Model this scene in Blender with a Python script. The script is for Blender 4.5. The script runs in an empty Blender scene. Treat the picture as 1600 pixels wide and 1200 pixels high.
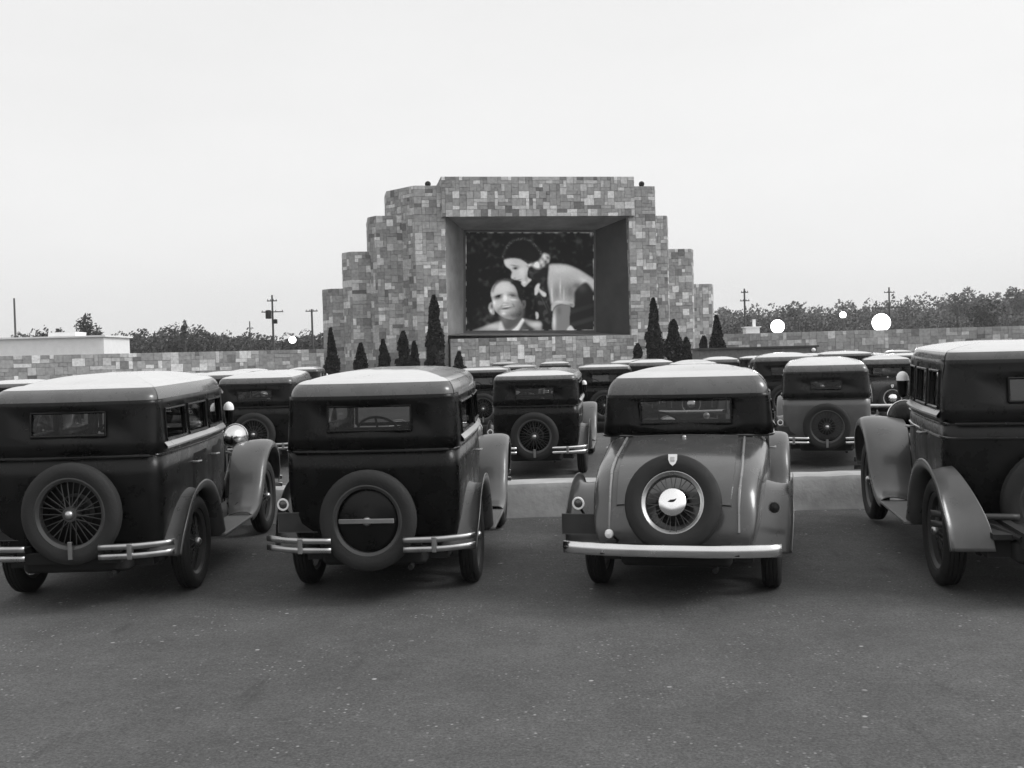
import bpy, math, random
import numpy as np
from mathutils import Matrix, Vector
PI = math.pi
rnd = random.Random(7)
SC = bpy.context.scene
COL = SC.collection

# ------------------------------------------------------------------ camera
F, YH, ROLL, CH = 1700.0, 558.0, 0.026, 1.785          # focal (px of 1600), horizon row, roll, eye height
TH = math.atan((600 - YH) / F)
cam = bpy.data.cameras.new('camera'); cam_o = bpy.data.objects.new('camera', cam); COL.objects.link(cam_o)
cam.sensor_width = 36; cam.lens = F / 1600 * 36; cam.clip_start = 0.05; cam.clip_end = 6000
cam_o.matrix_world = Matrix.Translation((0, 0, CH)) @ Matrix.Rotation(PI / 2 - TH, 4, 'X') @ Matrix.Rotation(-ROLL, 4, 'Z')
SC.camera = cam_o

def P(px, py, d):
    """world point at depth d seen at photo pixel (px,py)"""
    a, b = px - 800, py - 600
    c, s = math.cos(ROLL), math.sin(ROLL)
    u = (a * c - b * s) / F; w = (a * s + b * c) / F
    dy = math.cos(TH) - w * math.sin(TH); dz = -math.sin(TH) - w * math.cos(TH)
    return Vector((u / dy * d, d, CH + dz / dy * d))

# ------------------------------------------------------------------ world, sun, exposure
SUN_EL, SUN_AZ = math.radians(42), math.radians(98)      # high overcast glow beyond the screen, a little left
w = bpy.data.worlds.new("World"); SC.world = w; w.use_nodes = True
nt = w.node_tree; nt.nodes.clear(); L = nt.links.new
out = nt.nodes.new('ShaderNodeOutputWorld'); add = nt.nodes.new('ShaderNodeAddShader')
sky = nt.nodes.new('ShaderNodeTexSky'); sky.sky_type = 'NISHITA'; sky.sun_disc = False
sky.sun_elevation = SUN_EL; sky.sun_rotation = SUN_AZ; sky.dust_density = 6
bw = nt.nodes.new('ShaderNodeRGBToBW'); bgs = nt.nodes.new('ShaderNodeBackground'); bgs.inputs[1].default_value = 0.05
L(sky.outputs[0], bw.inputs[0]); L(bw.outputs[0], bgs.inputs[0]); L(bgs.outputs[0], add.inputs[0])
tc = nt.nodes.new('ShaderNodeTexCoord'); sep = nt.nodes.new('ShaderNodeSeparateXYZ'); L(tc.outputs['Generated'], sep.inputs[0])
mr = nt.nodes.new('ShaderNodeMapRange'); mr.interpolation_type = 'SMOOTHSTEP'
mr.inputs[1].default_value = -0.7; mr.inputs[2].default_value = 0.85; mr.inputs[3].default_value = 0.85; mr.inputs[4].default_value = 0.735
L(sep.outputs[1], mr.inputs[0])
no = nt.nodes.new('ShaderNodeTexNoise'); no.inputs['Scale'].default_value = 2.2; no.inputs['Detail'].default_value = 6; no.inputs['Roughness'].default_value = 0.6
mp = nt.nodes.new('ShaderNodeMapping'); mp.inputs['Scale'].default_value = (1, 1, 3.5); L(tc.outputs['Generated'], mp.inputs[0]); L(mp.outputs[0], no.inputs['Vector'])
m2 = nt.nodes.new('ShaderNodeMapRange'); m2.inputs[1].default_value = 0.3; m2.inputs[2].default_value = 0.7; m2.inputs[3].default_value = 0.97; m2.inputs[4].default_value = 1.03
L(no.outputs[0], m2.inputs[0])
mu = nt.nodes.new('ShaderNodeMath'); mu.operation = 'MULTIPLY'; L(mr.outputs[0], mu.inputs[0]); L(m2.outputs[0], mu.inputs[1])
mz = nt.nodes.new('ShaderNodeMapRange'); mz.inputs[1].default_value = 0.0; mz.inputs[2].default_value = 0.45; mz.inputs[3].default_value = 1.0; mz.inputs[4].default_value = 0.9
L(sep.outputs[2], mz.inputs[0])
mu2 = nt.nodes.new('ShaderNodeMath'); mu2.operation = 'MULTIPLY'; L(mu.outputs[0], mu2.inputs[0]); L(mz.outputs[0], mu2.inputs[1])
# lower sky behind the camera is duller to darken reflections in the car rears
ma = nt.nodes.new('ShaderNodeMapRange'); ma.interpolation_type = 'SMOOTHSTEP'; ma.inputs[1].default_value = 0.02; ma.inputs[2].default_value = 0.34; ma.inputs[3].default_value = 0.75; ma.inputs[4].default_value = 0.0; L(sep.outputs[2], ma.inputs[0])
mb_ = nt.nodes.new('ShaderNodeMapRange'); mb_.interpolation_type = 'SMOOTHSTEP'; mb_.inputs[1].default_value = -0.25; mb_.inputs[2].default_value = 0.35; mb_.inputs[3].default_value = 1.0; mb_.inputs[4].default_value = 0.0; L(sep.outputs[1], mb_.inputs[0])
mc = nt.nodes.new('ShaderNodeMath'); mc.operation = 'MULTIPLY'; L(ma.outputs[0], mc.inputs[0]); L(mb_.outputs[0], mc.inputs[1])
md = nt.nodes.new('ShaderNodeMath'); md.operation = 'SUBTRACT'; md.inputs[0].default_value = 1.0; L(mc.outputs[0], md.inputs[1])
mu3 = nt.nodes.new('ShaderNodeMath'); mu3.operation = 'MULTIPLY'; L(mu2.outputs[0], mu3.inputs[0]); L(md.outputs[0], mu3.inputs[1])
bgc = nt.nodes.new('ShaderNodeBackground'); L(mu3.outputs[0], bgc.inputs[0]); bgc.inputs[1].default_value = 1.0
L(bgc.outputs[0], add.inputs[1]); L(add.outputs[0], out.inputs[0])
sl = bpy.data.lights.new('sun', 'SUN'); sl.energy = 1.15; sl.angle = math.radians(22); sl.color = (1, 1, 1)
so = bpy.data.objects.new('sun', sl); COL.objects.link(so)
sd = Vector((math.sin(SUN_AZ) * math.cos(SUN_EL), math.cos(SUN_AZ) * math.cos(SUN_EL), math.sin(SUN_EL)))
so.rotation_euler = sd.to_track_quat('Z', 'Y').to_euler()
SC.view_settings.view_transform = 'Standard'; SC.view_settings.look = 'None'
SC.view_settings.exposure = 0.17; SC.view_settings.gamma = 1.0; SC.view_settings.use_curve_mapping = False
SC.render.engine = 'CYCLES'; SC.cycles.max_bounces = 6; SC.cycles.transparent_max_bounces = 16

# ------------------------------------------------------------------ materials (all greys: a black and white picture)
def nodes(name):
    m = bpy.data.materials.new(name); m.use_nodes = True
    return m, m.node_tree, m.node_tree.nodes['Principled BSDF']
def g3(v): return (v, v, v, 1)
def mat(name, v, rough=0.5, metal=0.0, var=0.15, scale=6.0, coat=0.0, bump=0.0, bscale=40.0, rvar=0.1, spec=0.5):
    m, t, b = nodes(name); l = t.links.new
    b.inputs['Metallic'].default_value = metal; b.inputs['Coat Weight'].default_value = coat; b.inputs['Coat Roughness'].default_value = 0.08
    b.inputs['Specular IOR Level'].default_value = spec
    c = t.nodes.new('ShaderNodeTexCoord'); n = t.nodes.new('ShaderNodeTexNoise')
    n.inputs['Scale'].default_value = scale; n.inputs['Detail'].default_value = 5; n.inputs['Roughness'].default_value = 0.6
    l(c.outputs['Object'], n.inputs['Vector'])
    r = t.nodes.new('ShaderNodeMapRange'); r.inputs[1].default_value = 0.3; r.inputs[2].default_value = 0.7
    r.inputs[3].default_value = v * (1 - var); r.inputs[4].default_value = v * (1 + var); l(n.outputs[0], r.inputs[0]); l(r.outputs[0], b.inputs['Base Color'])
    q = t.nodes.new('ShaderNodeMapRange'); q.inputs[1].default_value = 0.3; q.inputs[2].default_value = 0.7
    q.inputs[3].default_value = max(0.02, rough - rvar); q.inputs[4].default_value = min(1, rough + rvar); l(n.outputs[0], q.inputs[0]); l(q.outputs[0], b.inputs['Roughness'])
    if bump:
        k = t.nodes.new('ShaderNodeTexNoise'); k.inputs['Scale'].default_value = bscale; k.inputs['Detail'].default_value = 4
        l(c.outputs['Object'], k.inputs['Vector'])
        u = t.nodes.new('ShaderNodeBump'); u.inputs['Strength'].default_value = bump; u.inputs['Distance'].default_value = 0.01
        l(k.outputs[0], u.inputs['Height']); l(u.outputs[0], b.inputs['Normal'])
    return m
M = {}
M['black'] = mat('black_paint', 0.005, 0.28, var=0.4, coat=0.0, rvar=0.08, bump=0.16, bscale=4, spec=0.2)
M['black2'] = mat('worn_black_paint', 0.008, 0.32, var=0.35, coat=0.0, rvar=0.1, bump=0.18, bscale=5, spec=0.22)
M['deep'] = mat('deep_blue_paint', 0.012, 0.30, var=0.3, coat=0.0, rvar=0.1, bump=0.05, bscale=5, spec=0.25)
M['grey'] = mat('grey_paint', 0.07, 0.24, var=0.12, coat=0.5, rvar=0.05, bump=0.02, bscale=3)
M['tan'] = mat('tan_paint', 0.11, 0.4, var=0.12, coat=0.15, rvar=0.08)
M['fender'] = mat('fender_enamel_baked_sheen', 0.075, 0.34, var=0.25, coat=0.35, rvar=0.12, bump=0.12, bscale=5, scale=3)  # rough black enamel; its grey base carries the sky's reflection
M['roofmetal'] = mat('roof_rail_paint', 0.075, 0.28, var=0.2, coat=0.6, rvar=0.05)  # body black lifted to grey for the sky caught on the curve
M['ledge'] = mat('window_ledge_paint', 0.35, 0.35, coat=0.4)  # pale tone stands for sky reflected off the ledge
M['roof'] = mat('roof_fabric_baked_sheen', 0.60, 0.34, var=0.08, coat=1.0, scale=3, bump=0.06, bscale=8)  # dark fabric lightened to carry the sky's glare on top
M['rubber'] = mat('tyre_rubber', 0.013, 0.75, var=0.3, rvar=0.1, scale=12, bump=0.2)
M['oldrubber'] = mat('dusty_tyre_rubber', 0.020, 0.8, var=0.3, rvar=0.1, scale=9, bump=0.3)
M['chrome'] = mat('chrome', 0.75, 0.22, metal=1.0, var=0.06, rvar=0.08)
M['mirror'] = mat('polished_hub_chrome', 0.95, 0.16, metal=1.0, var=0.02, rvar=0.03)
M['nickel'] = mat('dull_nickel', 0.45, 0.33, metal=1.0, var=0.15, rvar=0.1)
M['rim'] = mat('bare_rim_metal', 0.5, 0.4, metal=0.4, var=0.15)
M['bright'] = mat('polished_hub', 0.9, 0.35, metal=0.0, var=0.03, coat=0.5)
M['under'] = mat('chassis_grime', 0.012, 0.85, var=0.4)
M['seat'] = mat('seat_cloth', 0.012, 0.9, var=0.3)
M['lining'] = mat('headliner_cloth', 0.02, 0.9, var=0.2)
M['mould'] = mat('moulding_paint', 0.03, 0.2, coat=0.5)
M['bead'] = mat('raised_bead_baked_highlight', 0.22, 0.3, coat=0.4)  # lighter than the body: highlight along the beads put into the colour
M['board'] = mat('running_board_rubber', 0.16, 0.55, var=0.2, bump=0.2)
M['darkwire'] = mat('painted_wire', 0.05, 0.4, var=0.2)
M['redlens'] = mat('lamp_lens', 0.05, 0.1, coat=0.5)
M['plate'] = mat('number_plate_paint', 0.03, 0.5, var=0.3)
M['platemark'] = mat('number_plate_digits', 0.07, 0.5)
M['bark'] = mat('bark', 0.05, 0.9, var=0.3, bump=0.5)
M['pole'] = mat('weathered_pole_wood', 0.07, 0.85, var=0.3)
M['plaster'] = mat('recess_plaster', 0.24, 0.8, var=0.3, scale=0.5)
M['white'] = mat('white_boarding', 0.85, 0.7, var=0.06, scale=1.5)
M['shed'] = mat('dark_boarding', 0.15, 0.7, var=0.3)
M['tarroof'] = mat('tar_roof', 0.06, 0.8, var=0.2)

def glass(name, tint=0.85):
    m = bpy.data.materials.new(name); m.use_nodes = True; t = m.node_tree; t.nodes.clear(); l = t.links.new
    o = t.nodes.new('ShaderNodeOutputMaterial'); x = t.nodes.new('ShaderNodeMixShader'); f = t.nodes.new('ShaderNodeFresnel'); f.inputs[0].default_value = 1.5
    a = t.nodes.new('ShaderNodeBsdfTransparent'); a.inputs[0].default_value = g3(tint); g = t.nodes.new('ShaderNodeBsdfGlossy'); g.inputs['Roughness'].default_value = 0.04
    g.inputs[0].default_value = g3(0.9)
    l(f.outputs[0], x.inputs[0]); l(a.outputs[0], x.inputs[1]); l(g.outputs[0], x.inputs[2]); l(x.outputs[0], o.inputs[0]); return m
M['glass'] = glass('window_glass', 0.5)
def emit(name, s):
    m, t, b = nodes(name); b.inputs['Base Color'].default_value = g3(0.8); b.inputs['Emission Color'].default_value = g3(1); b.inputs['Emission Strength'].default_value = s; return m
M['lamp'] = emit('lit_globe', 6.0)

def vcol(name, rough=0.9, emis=0.0, bump=0.0, bscale=20, noise=0.0, nscale=3, spec=0.3):
    m, t, b = nodes(name); l = t.links.new
    a = t.nodes.new('ShaderNodeVertexColor'); a.layer_name = 'col'; src = a.outputs[0]
    c = t.nodes.new('ShaderNodeTexCoord')
    if noise:
        n = t.nodes.new('ShaderNodeTexNoise'); n.inputs['Scale'].default_value = nscale; n.inputs['Detail'].default_value = 6; l(c.outputs['Object'], n.inputs['Vector'])
        r = t.nodes.new('ShaderNodeMapRange'); r.inputs[1].default_value = 0.3; r.inputs[2].default_value = 0.7; r.inputs[3].default_value = 1 - noise; r.inputs[4].default_value = 1 + noise; l(n.outputs[0], r.inputs[0])
        v = t.nodes.new('ShaderNodeVectorMath'); v.operation = 'SCALE'; l(src, v.inputs[0]); l(r.outputs[0], v.inputs['Scale']); src = v.outputs[0]
    l(src, b.inputs['Base Color']); b.inputs['Roughness'].default_value = rough; b.inputs['Specular IOR Level'].default_value = spec
    if emis: l(src, b.inputs['Emission Color']); b.inputs['Emission Strength'].default_value = emis
    if bump:
        k = t.nodes.new('ShaderNodeTexNoise'); k.inputs['Scale'].default_value = bscale; k.inputs['Detail'].default_value = 4; l(c.outputs['Object'], k.inputs['Vector'])
        u = t.nodes.new('ShaderNodeBump'); u.inputs['Strength'].default_value = bump; u.inputs['Distance'].default_value = 0.03; l(k.outputs[0], u.inputs['Height']); l(u.outputs[0], b.inputs['Normal'])
    return m
M['block'] = vcol('block_stone', 0.9, noise=0.2, nscale=4, bump=0.5, bscale=12)
M['leaf'] = vcol('leaf', 0.8, spec=0.2)
M['picture'] = vcol('projected_picture', 0.9, emis=0.6, spec=0.1)

# ------------------------------------------------------------------ mesh helpers
class MB:
    def __init__(s, xf=None): s.v = []; s.f = []; s.c = []; s.xf = xf or Matrix(); s.mi = []
    def add(s, vs, fs, c=None):
        o = len(s.v); s.v += [tuple(s.xf @ Vector(p)) for p in vs]; s.f += [tuple(i + o for i in f) for f in fs]
        if c is not None: s.c += [c] * len(fs)
        return s
    def box(s, x0, x1, y0, y1, z0, z1, c=None):
        return s.add([(x0,y0,z0),(x1,y0,z0),(x1,y1,z0),(x0,y1,z0),(x0,y0,z1),(x1,y0,z1),(x1,y1,z1),(x0,y1,z1)],
                     [(0,3,2,1),(4,5,6,7),(0,1,5,4),(1,2,6,5),(2,3,7,6),(3,0,4,7)], c)
    def rbox(s, x0, x1, y0, y1, z0, z1, r, n=3):
        """box with rounded vertical edges and softened top/bottom"""
        def ring(i, z):
            p = []
            for cx, cy, a0 in ((x1-r, y1-r, 0), (x0+r, y1-r, 90), (x0+r, y0+r, 180), (x1-r, y0+r, 270)):
                for k in range(n + 1):
                    a = math.radians(a0 + 90 * k / n); p.append((cx + (r-i) * math.cos(a), cy + (r-i) * math.sin(a), z))
            return p
        q = r * 0.4
        return s.loft([ring(q, z0), ring(0, z0+q), ring(0, z1-q), ring(q, z1)], closed=True, cap=True)
    def loft(s, rings, closed=False, cap=False, skip=None):
        n = len(rings[0]); vs = [p for r in rings for p in r]; fs = []
        for j in range(len(rings) - 1):
            for i in range(n if closed else n - 1):
                if skip and skip(j, i): continue
                k = (i + 1) % n; fs.append((j*n+i, j*n+k, (j+1)*n+k, (j+1)*n+i))
        if cap: fs.append(tuple(reversed(range(n)))); fs.append(tuple((len(rings)-1)*n + i for i in range(n)))
        return s.add(vs, fs)
    def lathe(s, prof, seg=32, axis='x', cx=0, cy=0, cz=0):
        rings = []
        for a, r in prof:
            ring = []
            for k in range(seg):
                t = 2 * PI * k / seg; p, q = r * math.cos(t), r * math.sin(t)
                ring.append({'x': (cx+a, cy+p, cz+q), 'y': (cx+q, cy+a, cz+p), 'z': (cx+p, cy+q, cz+a)}[axis])
            rings.append(ring)
        return s.loft(rings, closed=True)
    def tube(s, pts, r, seg=6, r2=None):
        pts = [Vector(p) for p in pts]; rings = []; n = len(pts)
        for i, p in enumerate(pts):
            d = (pts[min(i+1, n-1)] - pts[max(i-1, 0)]).normalized()
            u = d.orthogonal().normalized() if i == 0 else (u - d * u.dot(d)).normalized()
            v = d.cross(u); rr = r if r2 is None else r + (r2 - r) * i / (n - 1)
            rings.append([tuple(p + (u * math.cos(2*PI*k/seg) + v * math.sin(2*PI*k/seg)) * rr) for k in range(seg)])
        return s.loft(rings, closed=True, cap=True)
    def ball(s, c, r, seg=16, sz=1.0):
        return s.lathe([(r * sz * math.sin(math.radians(a)), max(1e-4, r * math.cos(math.radians(a)))) for a in range(-90, 91, 15)], seg, 'z', *c)
    def build(s, name, m, parent=None, smooth=35, solid=0.0, loc=None):
        me = bpy.data.meshes.new(name); me.from_pydata(s.v, [], s.f); me.validate(); 
        if s.c and len(s.c) == len(me.polygons):
            at = me.color_attributes.new('col', 'FLOAT_COLOR', 'CORNER'); arr = np.ones((len(me.loops), 4), np.float32)
            cnt = np.array([len(f) for f in s.f]); arr[:, :3] = np.repeat(np.array(s.c, np.float32), cnt)[:, None]; at.data.foreach_set('color', arr.ravel())
        if smooth:
            me.polygons.foreach_set('use_smooth', [True] * len(me.polygons)); me.set_sharp_from_angle(angle=math.radians(smooth))
        me.materials.append(m); me.update()
        o = bpy.data.objects.new(name, me); COL.objects.link(o)
        if parent: o.parent = parent
        if loc is not None: o.location = loc
        if solid:
            d = o.modifiers.new('Solidify', 'SOLIDIFY'); d.thickness = solid; d.offset = 0
        return o

def thing(name, label, cat, loc=(0, 0, 0), rz=0, group=None):
    o = bpy.data.objects.new(name, None); COL.objects.link(o); o.location = loc; o.rotation_euler = (0, 0, rz); o.empty_display_size = 0.2
    o['label'] = label; o['category'] = cat
    if group: o['group'] = group
    return o
def tag(o, label, cat, group=None):
    o['label'] = label; o['category'] = cat
    if group: o['group'] = group
    return o
def struct(o, kind='structure'): o['kind'] = kind; return o
def copy_tree(o, parent=None):
    c = o.copy(); COL.objects.link(c)
    if parent: c.parent = parent
    for ch in o.children: copy_tree(ch, c)
    return c

# ------------------------------------------------------------------ ground: one sheet, terraced with low berms under each row's noses
PROF = [(-60, -.065), (3, -.065), (9.4, -.065), (11.6, -.02), (12.05, 0.0), (12.28, 0.0), (12.29, 0.345), (12.7, 0.35), (13.6, 0.25), (16.0, -0.09), (18.6, -0.09), (20.8, 0.02), (21.9, 0.05), (22.3, 0.18),
        (25.2, -0.1), (28, -0.1), (30.5, 0.0), (31.5, 0.12), (34.5, -0.14), (95, -0.14), (3500, -0.14)]
def gz(y):
    for (a, za), (b, zb) in zip(PROF, PROF[1:]):
        if a <= y <= b: return za + (zb - za) * (y - a) / (b - a)
    return 0
xs = [-3000, -200, -60] + [i * 2.0 for i in range(-20, 21)] + [60, 200, 3000]
mb = MB(); rings = []
ys = [-60, 0]; y = 1.0
while y < 40: ys.append(y); y += 0.5
ys = sorted(set(ys + [p[0] for p in PROF]))
for y in ys: rings.append([(x, y, gz(y)) for x in xs])
mb.loft(rings)
def asphalt():
    m, t, b = nodes('asphalt'); l = t.links.new; N = t.nodes.new
    c = N('ShaderNodeTexCoord')
    def noise(s, d=5, r=0.6, vec=None):
        n = N('ShaderNodeTexNoise'); n.inputs['Scale'].default_value = s; n.inputs['Detail'].default_value = d; n.inputs['Roughness'].default_value = r
        l(vec or c.outputs['Object'], n.inputs['Vector']); return n.outputs[0]
    def rng(a, f0, f1, t0, t1):
        r = N('ShaderNodeMapRange'); r.inputs[1].default_value = f0; r.inputs[2].default_value = f1; r.inputs[3].default_value = t0; r.inputs[4].default_value = t1; l(a, r.inputs[0]); return r.outputs[0]
    def mul(a, b_):
        q = N('ShaderNodeMath'); q.operation = 'MULTIPLY'; l(a, q.inputs[0]); l(b_, q.inputs[1]); return q.outputs[0]
    def addn(a, b_):
        q = N('ShaderNodeMath'); q.operation = 'ADD'; l(a, q.inputs[0]); l(b_, q.inputs[1]); return q.outputs[0]
    base = mul(rng(noise(0.35), 0.3, 0.7, 0.078, 0.112), rng(noise(2.3, 6, 0.7), 0.3, 0.7, 0.86, 1.14))
    base = mul(base, rng(noise(60, 3, 0.7), 0.3, 0.7, 0.6, 1.4))
    base = mul(base, rng(noise(16, 4, 0.7), 0.3, 0.7, 0.85, 1.15))
    base = mul(base, rng(noise(0.11, 3), 0.35, 0.65, 0.9, 1.12))
    # pale aggregate showing through
    v = N('ShaderNodeTexVoronoi'); v.inputs['Scale'].default_value = 26; l(c.outputs['Object'], v.inputs['Vector'])
    spot = mul(rng(v.outputs['Distance'], 0.26, 0.12, 0, 1), rng(noise(1.7, 4), 0.44, 0.62, 0, 1))
    sc = N('ShaderNodeSeparateColor'); l(v.outputs['Color'], sc.inputs[0])
    spot = mul(spot, rng(sc.outputs[0], 0.45, 0.85, 0, 0.24)); base = addn(base, spot)
    v2 = N('ShaderNodeTexVoronoi'); v2.inputs['Scale'].default_value = 7; l(c.outputs['Object'], v2.inputs['Vector'])
    s2 = N('ShaderNodeSeparateColor'); l(v2.outputs['Color'], s2.inputs[0])
    base = addn(base, mul(rng(v2.outputs['Distance'], 0.13, 0.07, 0, 1), rng(s2.outputs[1], 0.80, 1.0, 0, 0.3)))
    # dark oily streaks running with the wheels
    mpp = N('ShaderNodeMapping'); mpp.inputs['Rotation'].default_value = (0, 0, math.radians(28)); mpp.inputs['Scale'].default_value = (2.2, 0.35, 1); l(c.outputs['Object'], mpp.inputs[0])
    st = rng(noise(1.6, 5, 0.65, mpp.outputs[0]), 0.60, 0.76, 1.0, 0.6); base = mul(base, st)
    l(base, b.inputs['Base Color']); b.inputs['Roughness'].default_value = 0.85; b.inputs['Specular IOR Level'].default_value = 0.25
    u = N('ShaderNodeBump'); u.inputs['Strength'].default_value = 0.5; u.inputs['Distance'].default_value = 0.012
    l(addn(noise(55, 4, 0.7), noise(9, 4)), u.inputs['Height']); l(u.outputs[0], b.inputs['Normal'])
    return m
M['asphalt'] = asphalt()
struct(mb.build('ground', M['asphalt'], smooth=0))
# concrete kerb that holds the terrace in front of the first row
M['concrete'] = mat('concrete', 0.36, 0.9, var=0.25, scale=2.5, bump=0.5, bscale=20)
mb = MB(); rings = []; x = -24.0
while x < 26:
    j = rnd.uniform(-0.012, 0.012); j2 = rnd.uniform(-0.03, 0.03)
    rings.append([(x, 12.04 + j2, -0.03), (x, 12.09 + j, 0.15), (x, 12.10 + j, 0.32), (x, 12.125 + j, 0.365 + j * .4), (x, 12.50 + j, 0.375 + j * .3), (x, 12.53, 0.3)])
    x += 0.25
mb.loft(rings); struct(mb.build('kerb', M['concrete'], smooth=30))

# ------------------------------------------------------------------ cars
def interp(t, pts):
    if t <= pts[0][0]: return pts[0][1]
    for (a, u), (b, v) in zip(pts, pts[1:]):
        if t <= b: return u + (v - u) * (t - a) / (b - a)
    return pts[-1][1]
def smooth_path(pts, n=4):
    """Catmull-Rom through tuples"""
    o = []; q = [pts[0]] + list(pts) + [pts[-1]]
    for i in range(1, len(q) - 2):
        for k in range(n):
            t = k / n
            o.append(tuple(0.5 * ((2*b) + (-a + c)*t + (2*a - 5*b + 4*c - d)*t*t + (-a + 3*b - 3*c + d)*t**3) for a, b, c, d in zip(q[i-1], q[i], q[i+1], q[i+2])))
    o.append(tuple(pts[-1])); return o

WB = 2.63; R_T = 0.378                        # wheelbase, tyre radius
def tyre_prof(w=0.155, ro=R_T, ri=0.262):
    h = w / 2
    return [(-h*.55, ri), (-h*.8, ri+.01), (-h, ri+.045), (-h*.97, ri+.075), (-h*.8, ro-.018), (-h*.66, ro-.006), (-h*.6, ro-.003), (-h*.56, ro-.010), (-h*.5, ro-.002), (-h*.24, ro), (-h*.2, ro-.009), (-h*.14, ro),
            (h*.14, ro), (h*.2, ro-.009), (h*.24, ro), (h*.5, ro-.002), (h*.56, ro-.010), (h*.6, ro-.003), (h*.66, ro-.006), (h*.8, ro-.018), (h*.97, ri+.075), (h, ri+.045), (h*.8, ri+.01), (h*.55, ri)]
def wheel(parent, name, c, side, style='wire', tyre='rubber', hub='nickel', rim='darkwire', ro=R_T, yaxis=False, ri=0.262, tw=0.155):
    """axis along x (side = outward sign) or, for the spare, along -y"""
    xf = Matrix.Translation(c) @ (Matrix.Rotation(-PI/2, 4, 'Z') if yaxis else (Matrix() if side > 0 else Matrix.Rotation(PI, 4, 'Z')))
    t = MB(xf).lathe(tyre_prof(tw, ro, ri), 40).build(name, M[tyre], parent)
    MB(xf).lathe([(-.035, ri-.022), (-.05, ri), (-.05, ri+.012), (-.044, ri+.012), (-.02, ri-.012), (.02, ri-.012), (.044, ri+.012), (.05, ri+.012), (.052, ri), (.035, ri-.022), (-.035, ri-.022)], 40).build('rim', M[rim], t)
    sp = MB(xf)
    if style in ('wire', 'hub'):
        n = 30
        for k in range(n):
            a = 2*PI*k/n; s = 1 if k % 2 else -1; b = a + s * 0.22
            p0 = (0.045 if k % 4 < 2 else -.02, 0.055*math.cos(b), 0.055*math.sin(b)); p1 = (0.0, (ri-.015)*math.cos(a), (ri-.015)*math.sin(a))
            sp.tube([p0, p1], 0.0042, 4)
        sp.lathe([(-.05, .02), (-.05, .055), (.05, .055), (.05, .02)], 20)
        sp.build('spokes', M['darkwire'], t)
        MB(xf).lathe([(-.045, .12), (-.09, .14), (-.10, .05), (-.05, .0)], 20).build('brake_drum', M['under'], t)
    else:
        sp.lathe([(-.01, ri-.01), (.02, ri-.05), (.03, .12), (.05, .06), (.055, 0.001)], 32).build('wheel_disc', M['black2'], t)
        sp = MB(xf); sp.rbox(-.02, .02, -.19, .19, -.012, .018, .008) if not yaxis else None
    rh = 0.100 if style == 'hub' else 0.034
    MB(xf).lathe([(.045, rh), (.062, rh), (.075, rh*.85), (.084, rh*.5), (.088, .001)], 24).build('hub_cap', M[hub], t)
    return t

def fender(path, xin, xout, side, crown=0.032, skirt=0.0):
    """path: list of (y,z,xin,xout); swept crowned sheet with a rolled outer lip"""
    pts = smooth_path(path, 4); rings = []
    prof = [(0.0, -0.05), (0.02, 0.0), (0.18, 0.35), (0.4, 0.8), (0.6, 1.0), (0.78, 0.95), (0.9, 0.65), (0.955, 0.2), (0.985, -0.4), (1.0, -1.1), (0.99, -1.6)]
    for i, (y, z, a, b) in enumerate(pts):
        y0, z0 = pts[max(i-1, 0)][:2]; y1, z1 = pts[min(i+1, len(pts)-1)][:2]
        dy, dz = y1-y0, z1-z0; l = math.hypot(dy, dz); ny, nz = -dz/l, dy/l
        if skirt and nz < 0: pass
        rings.append([(side * (a + (b-a)*u), y + ny * crown * h, z + nz * crown * h) for u, h in prof])
    return MB().loft(rings)

def hwy(y): return interp(y, [(-.76, .675), (-.3, .685), (.6, .68), (1.1, .655), (1.42, .615), (1.78, .50), (2.72, .27)])
def outline(z, yr0, zroof, bow=0.045, ys=(), xr=(), rc=0.12, w=1.0):
    f = interp(z, [(.45, .93), (.62, .975), (.9, 1.0), (1.12, 1.0), (zroof, .972)]) * w
    yr = yr0 + interp(z, [(.45, .06), (.62, .03), (.9, 0), (1.12, 0.0), (zroof, .05)])
    pts = []
    hr = hwy(yr) * f
    for y in ys: pts.append((hwy(y) * f, y))
    base = hwy(yr + rc) * f
    for k in range(1, 7):
        a = PI/2 * k / 7; pts.append((base - rc * (1 - math.cos(a)), yr + rc - rc * math.sin(a)))
    right = pts
    rear = [(x, yr - bow * (1 - (x / (base - rc))**2)) for x in xr]
    return right + rear + [(-x, y) for x, y in reversed(right)]

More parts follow.
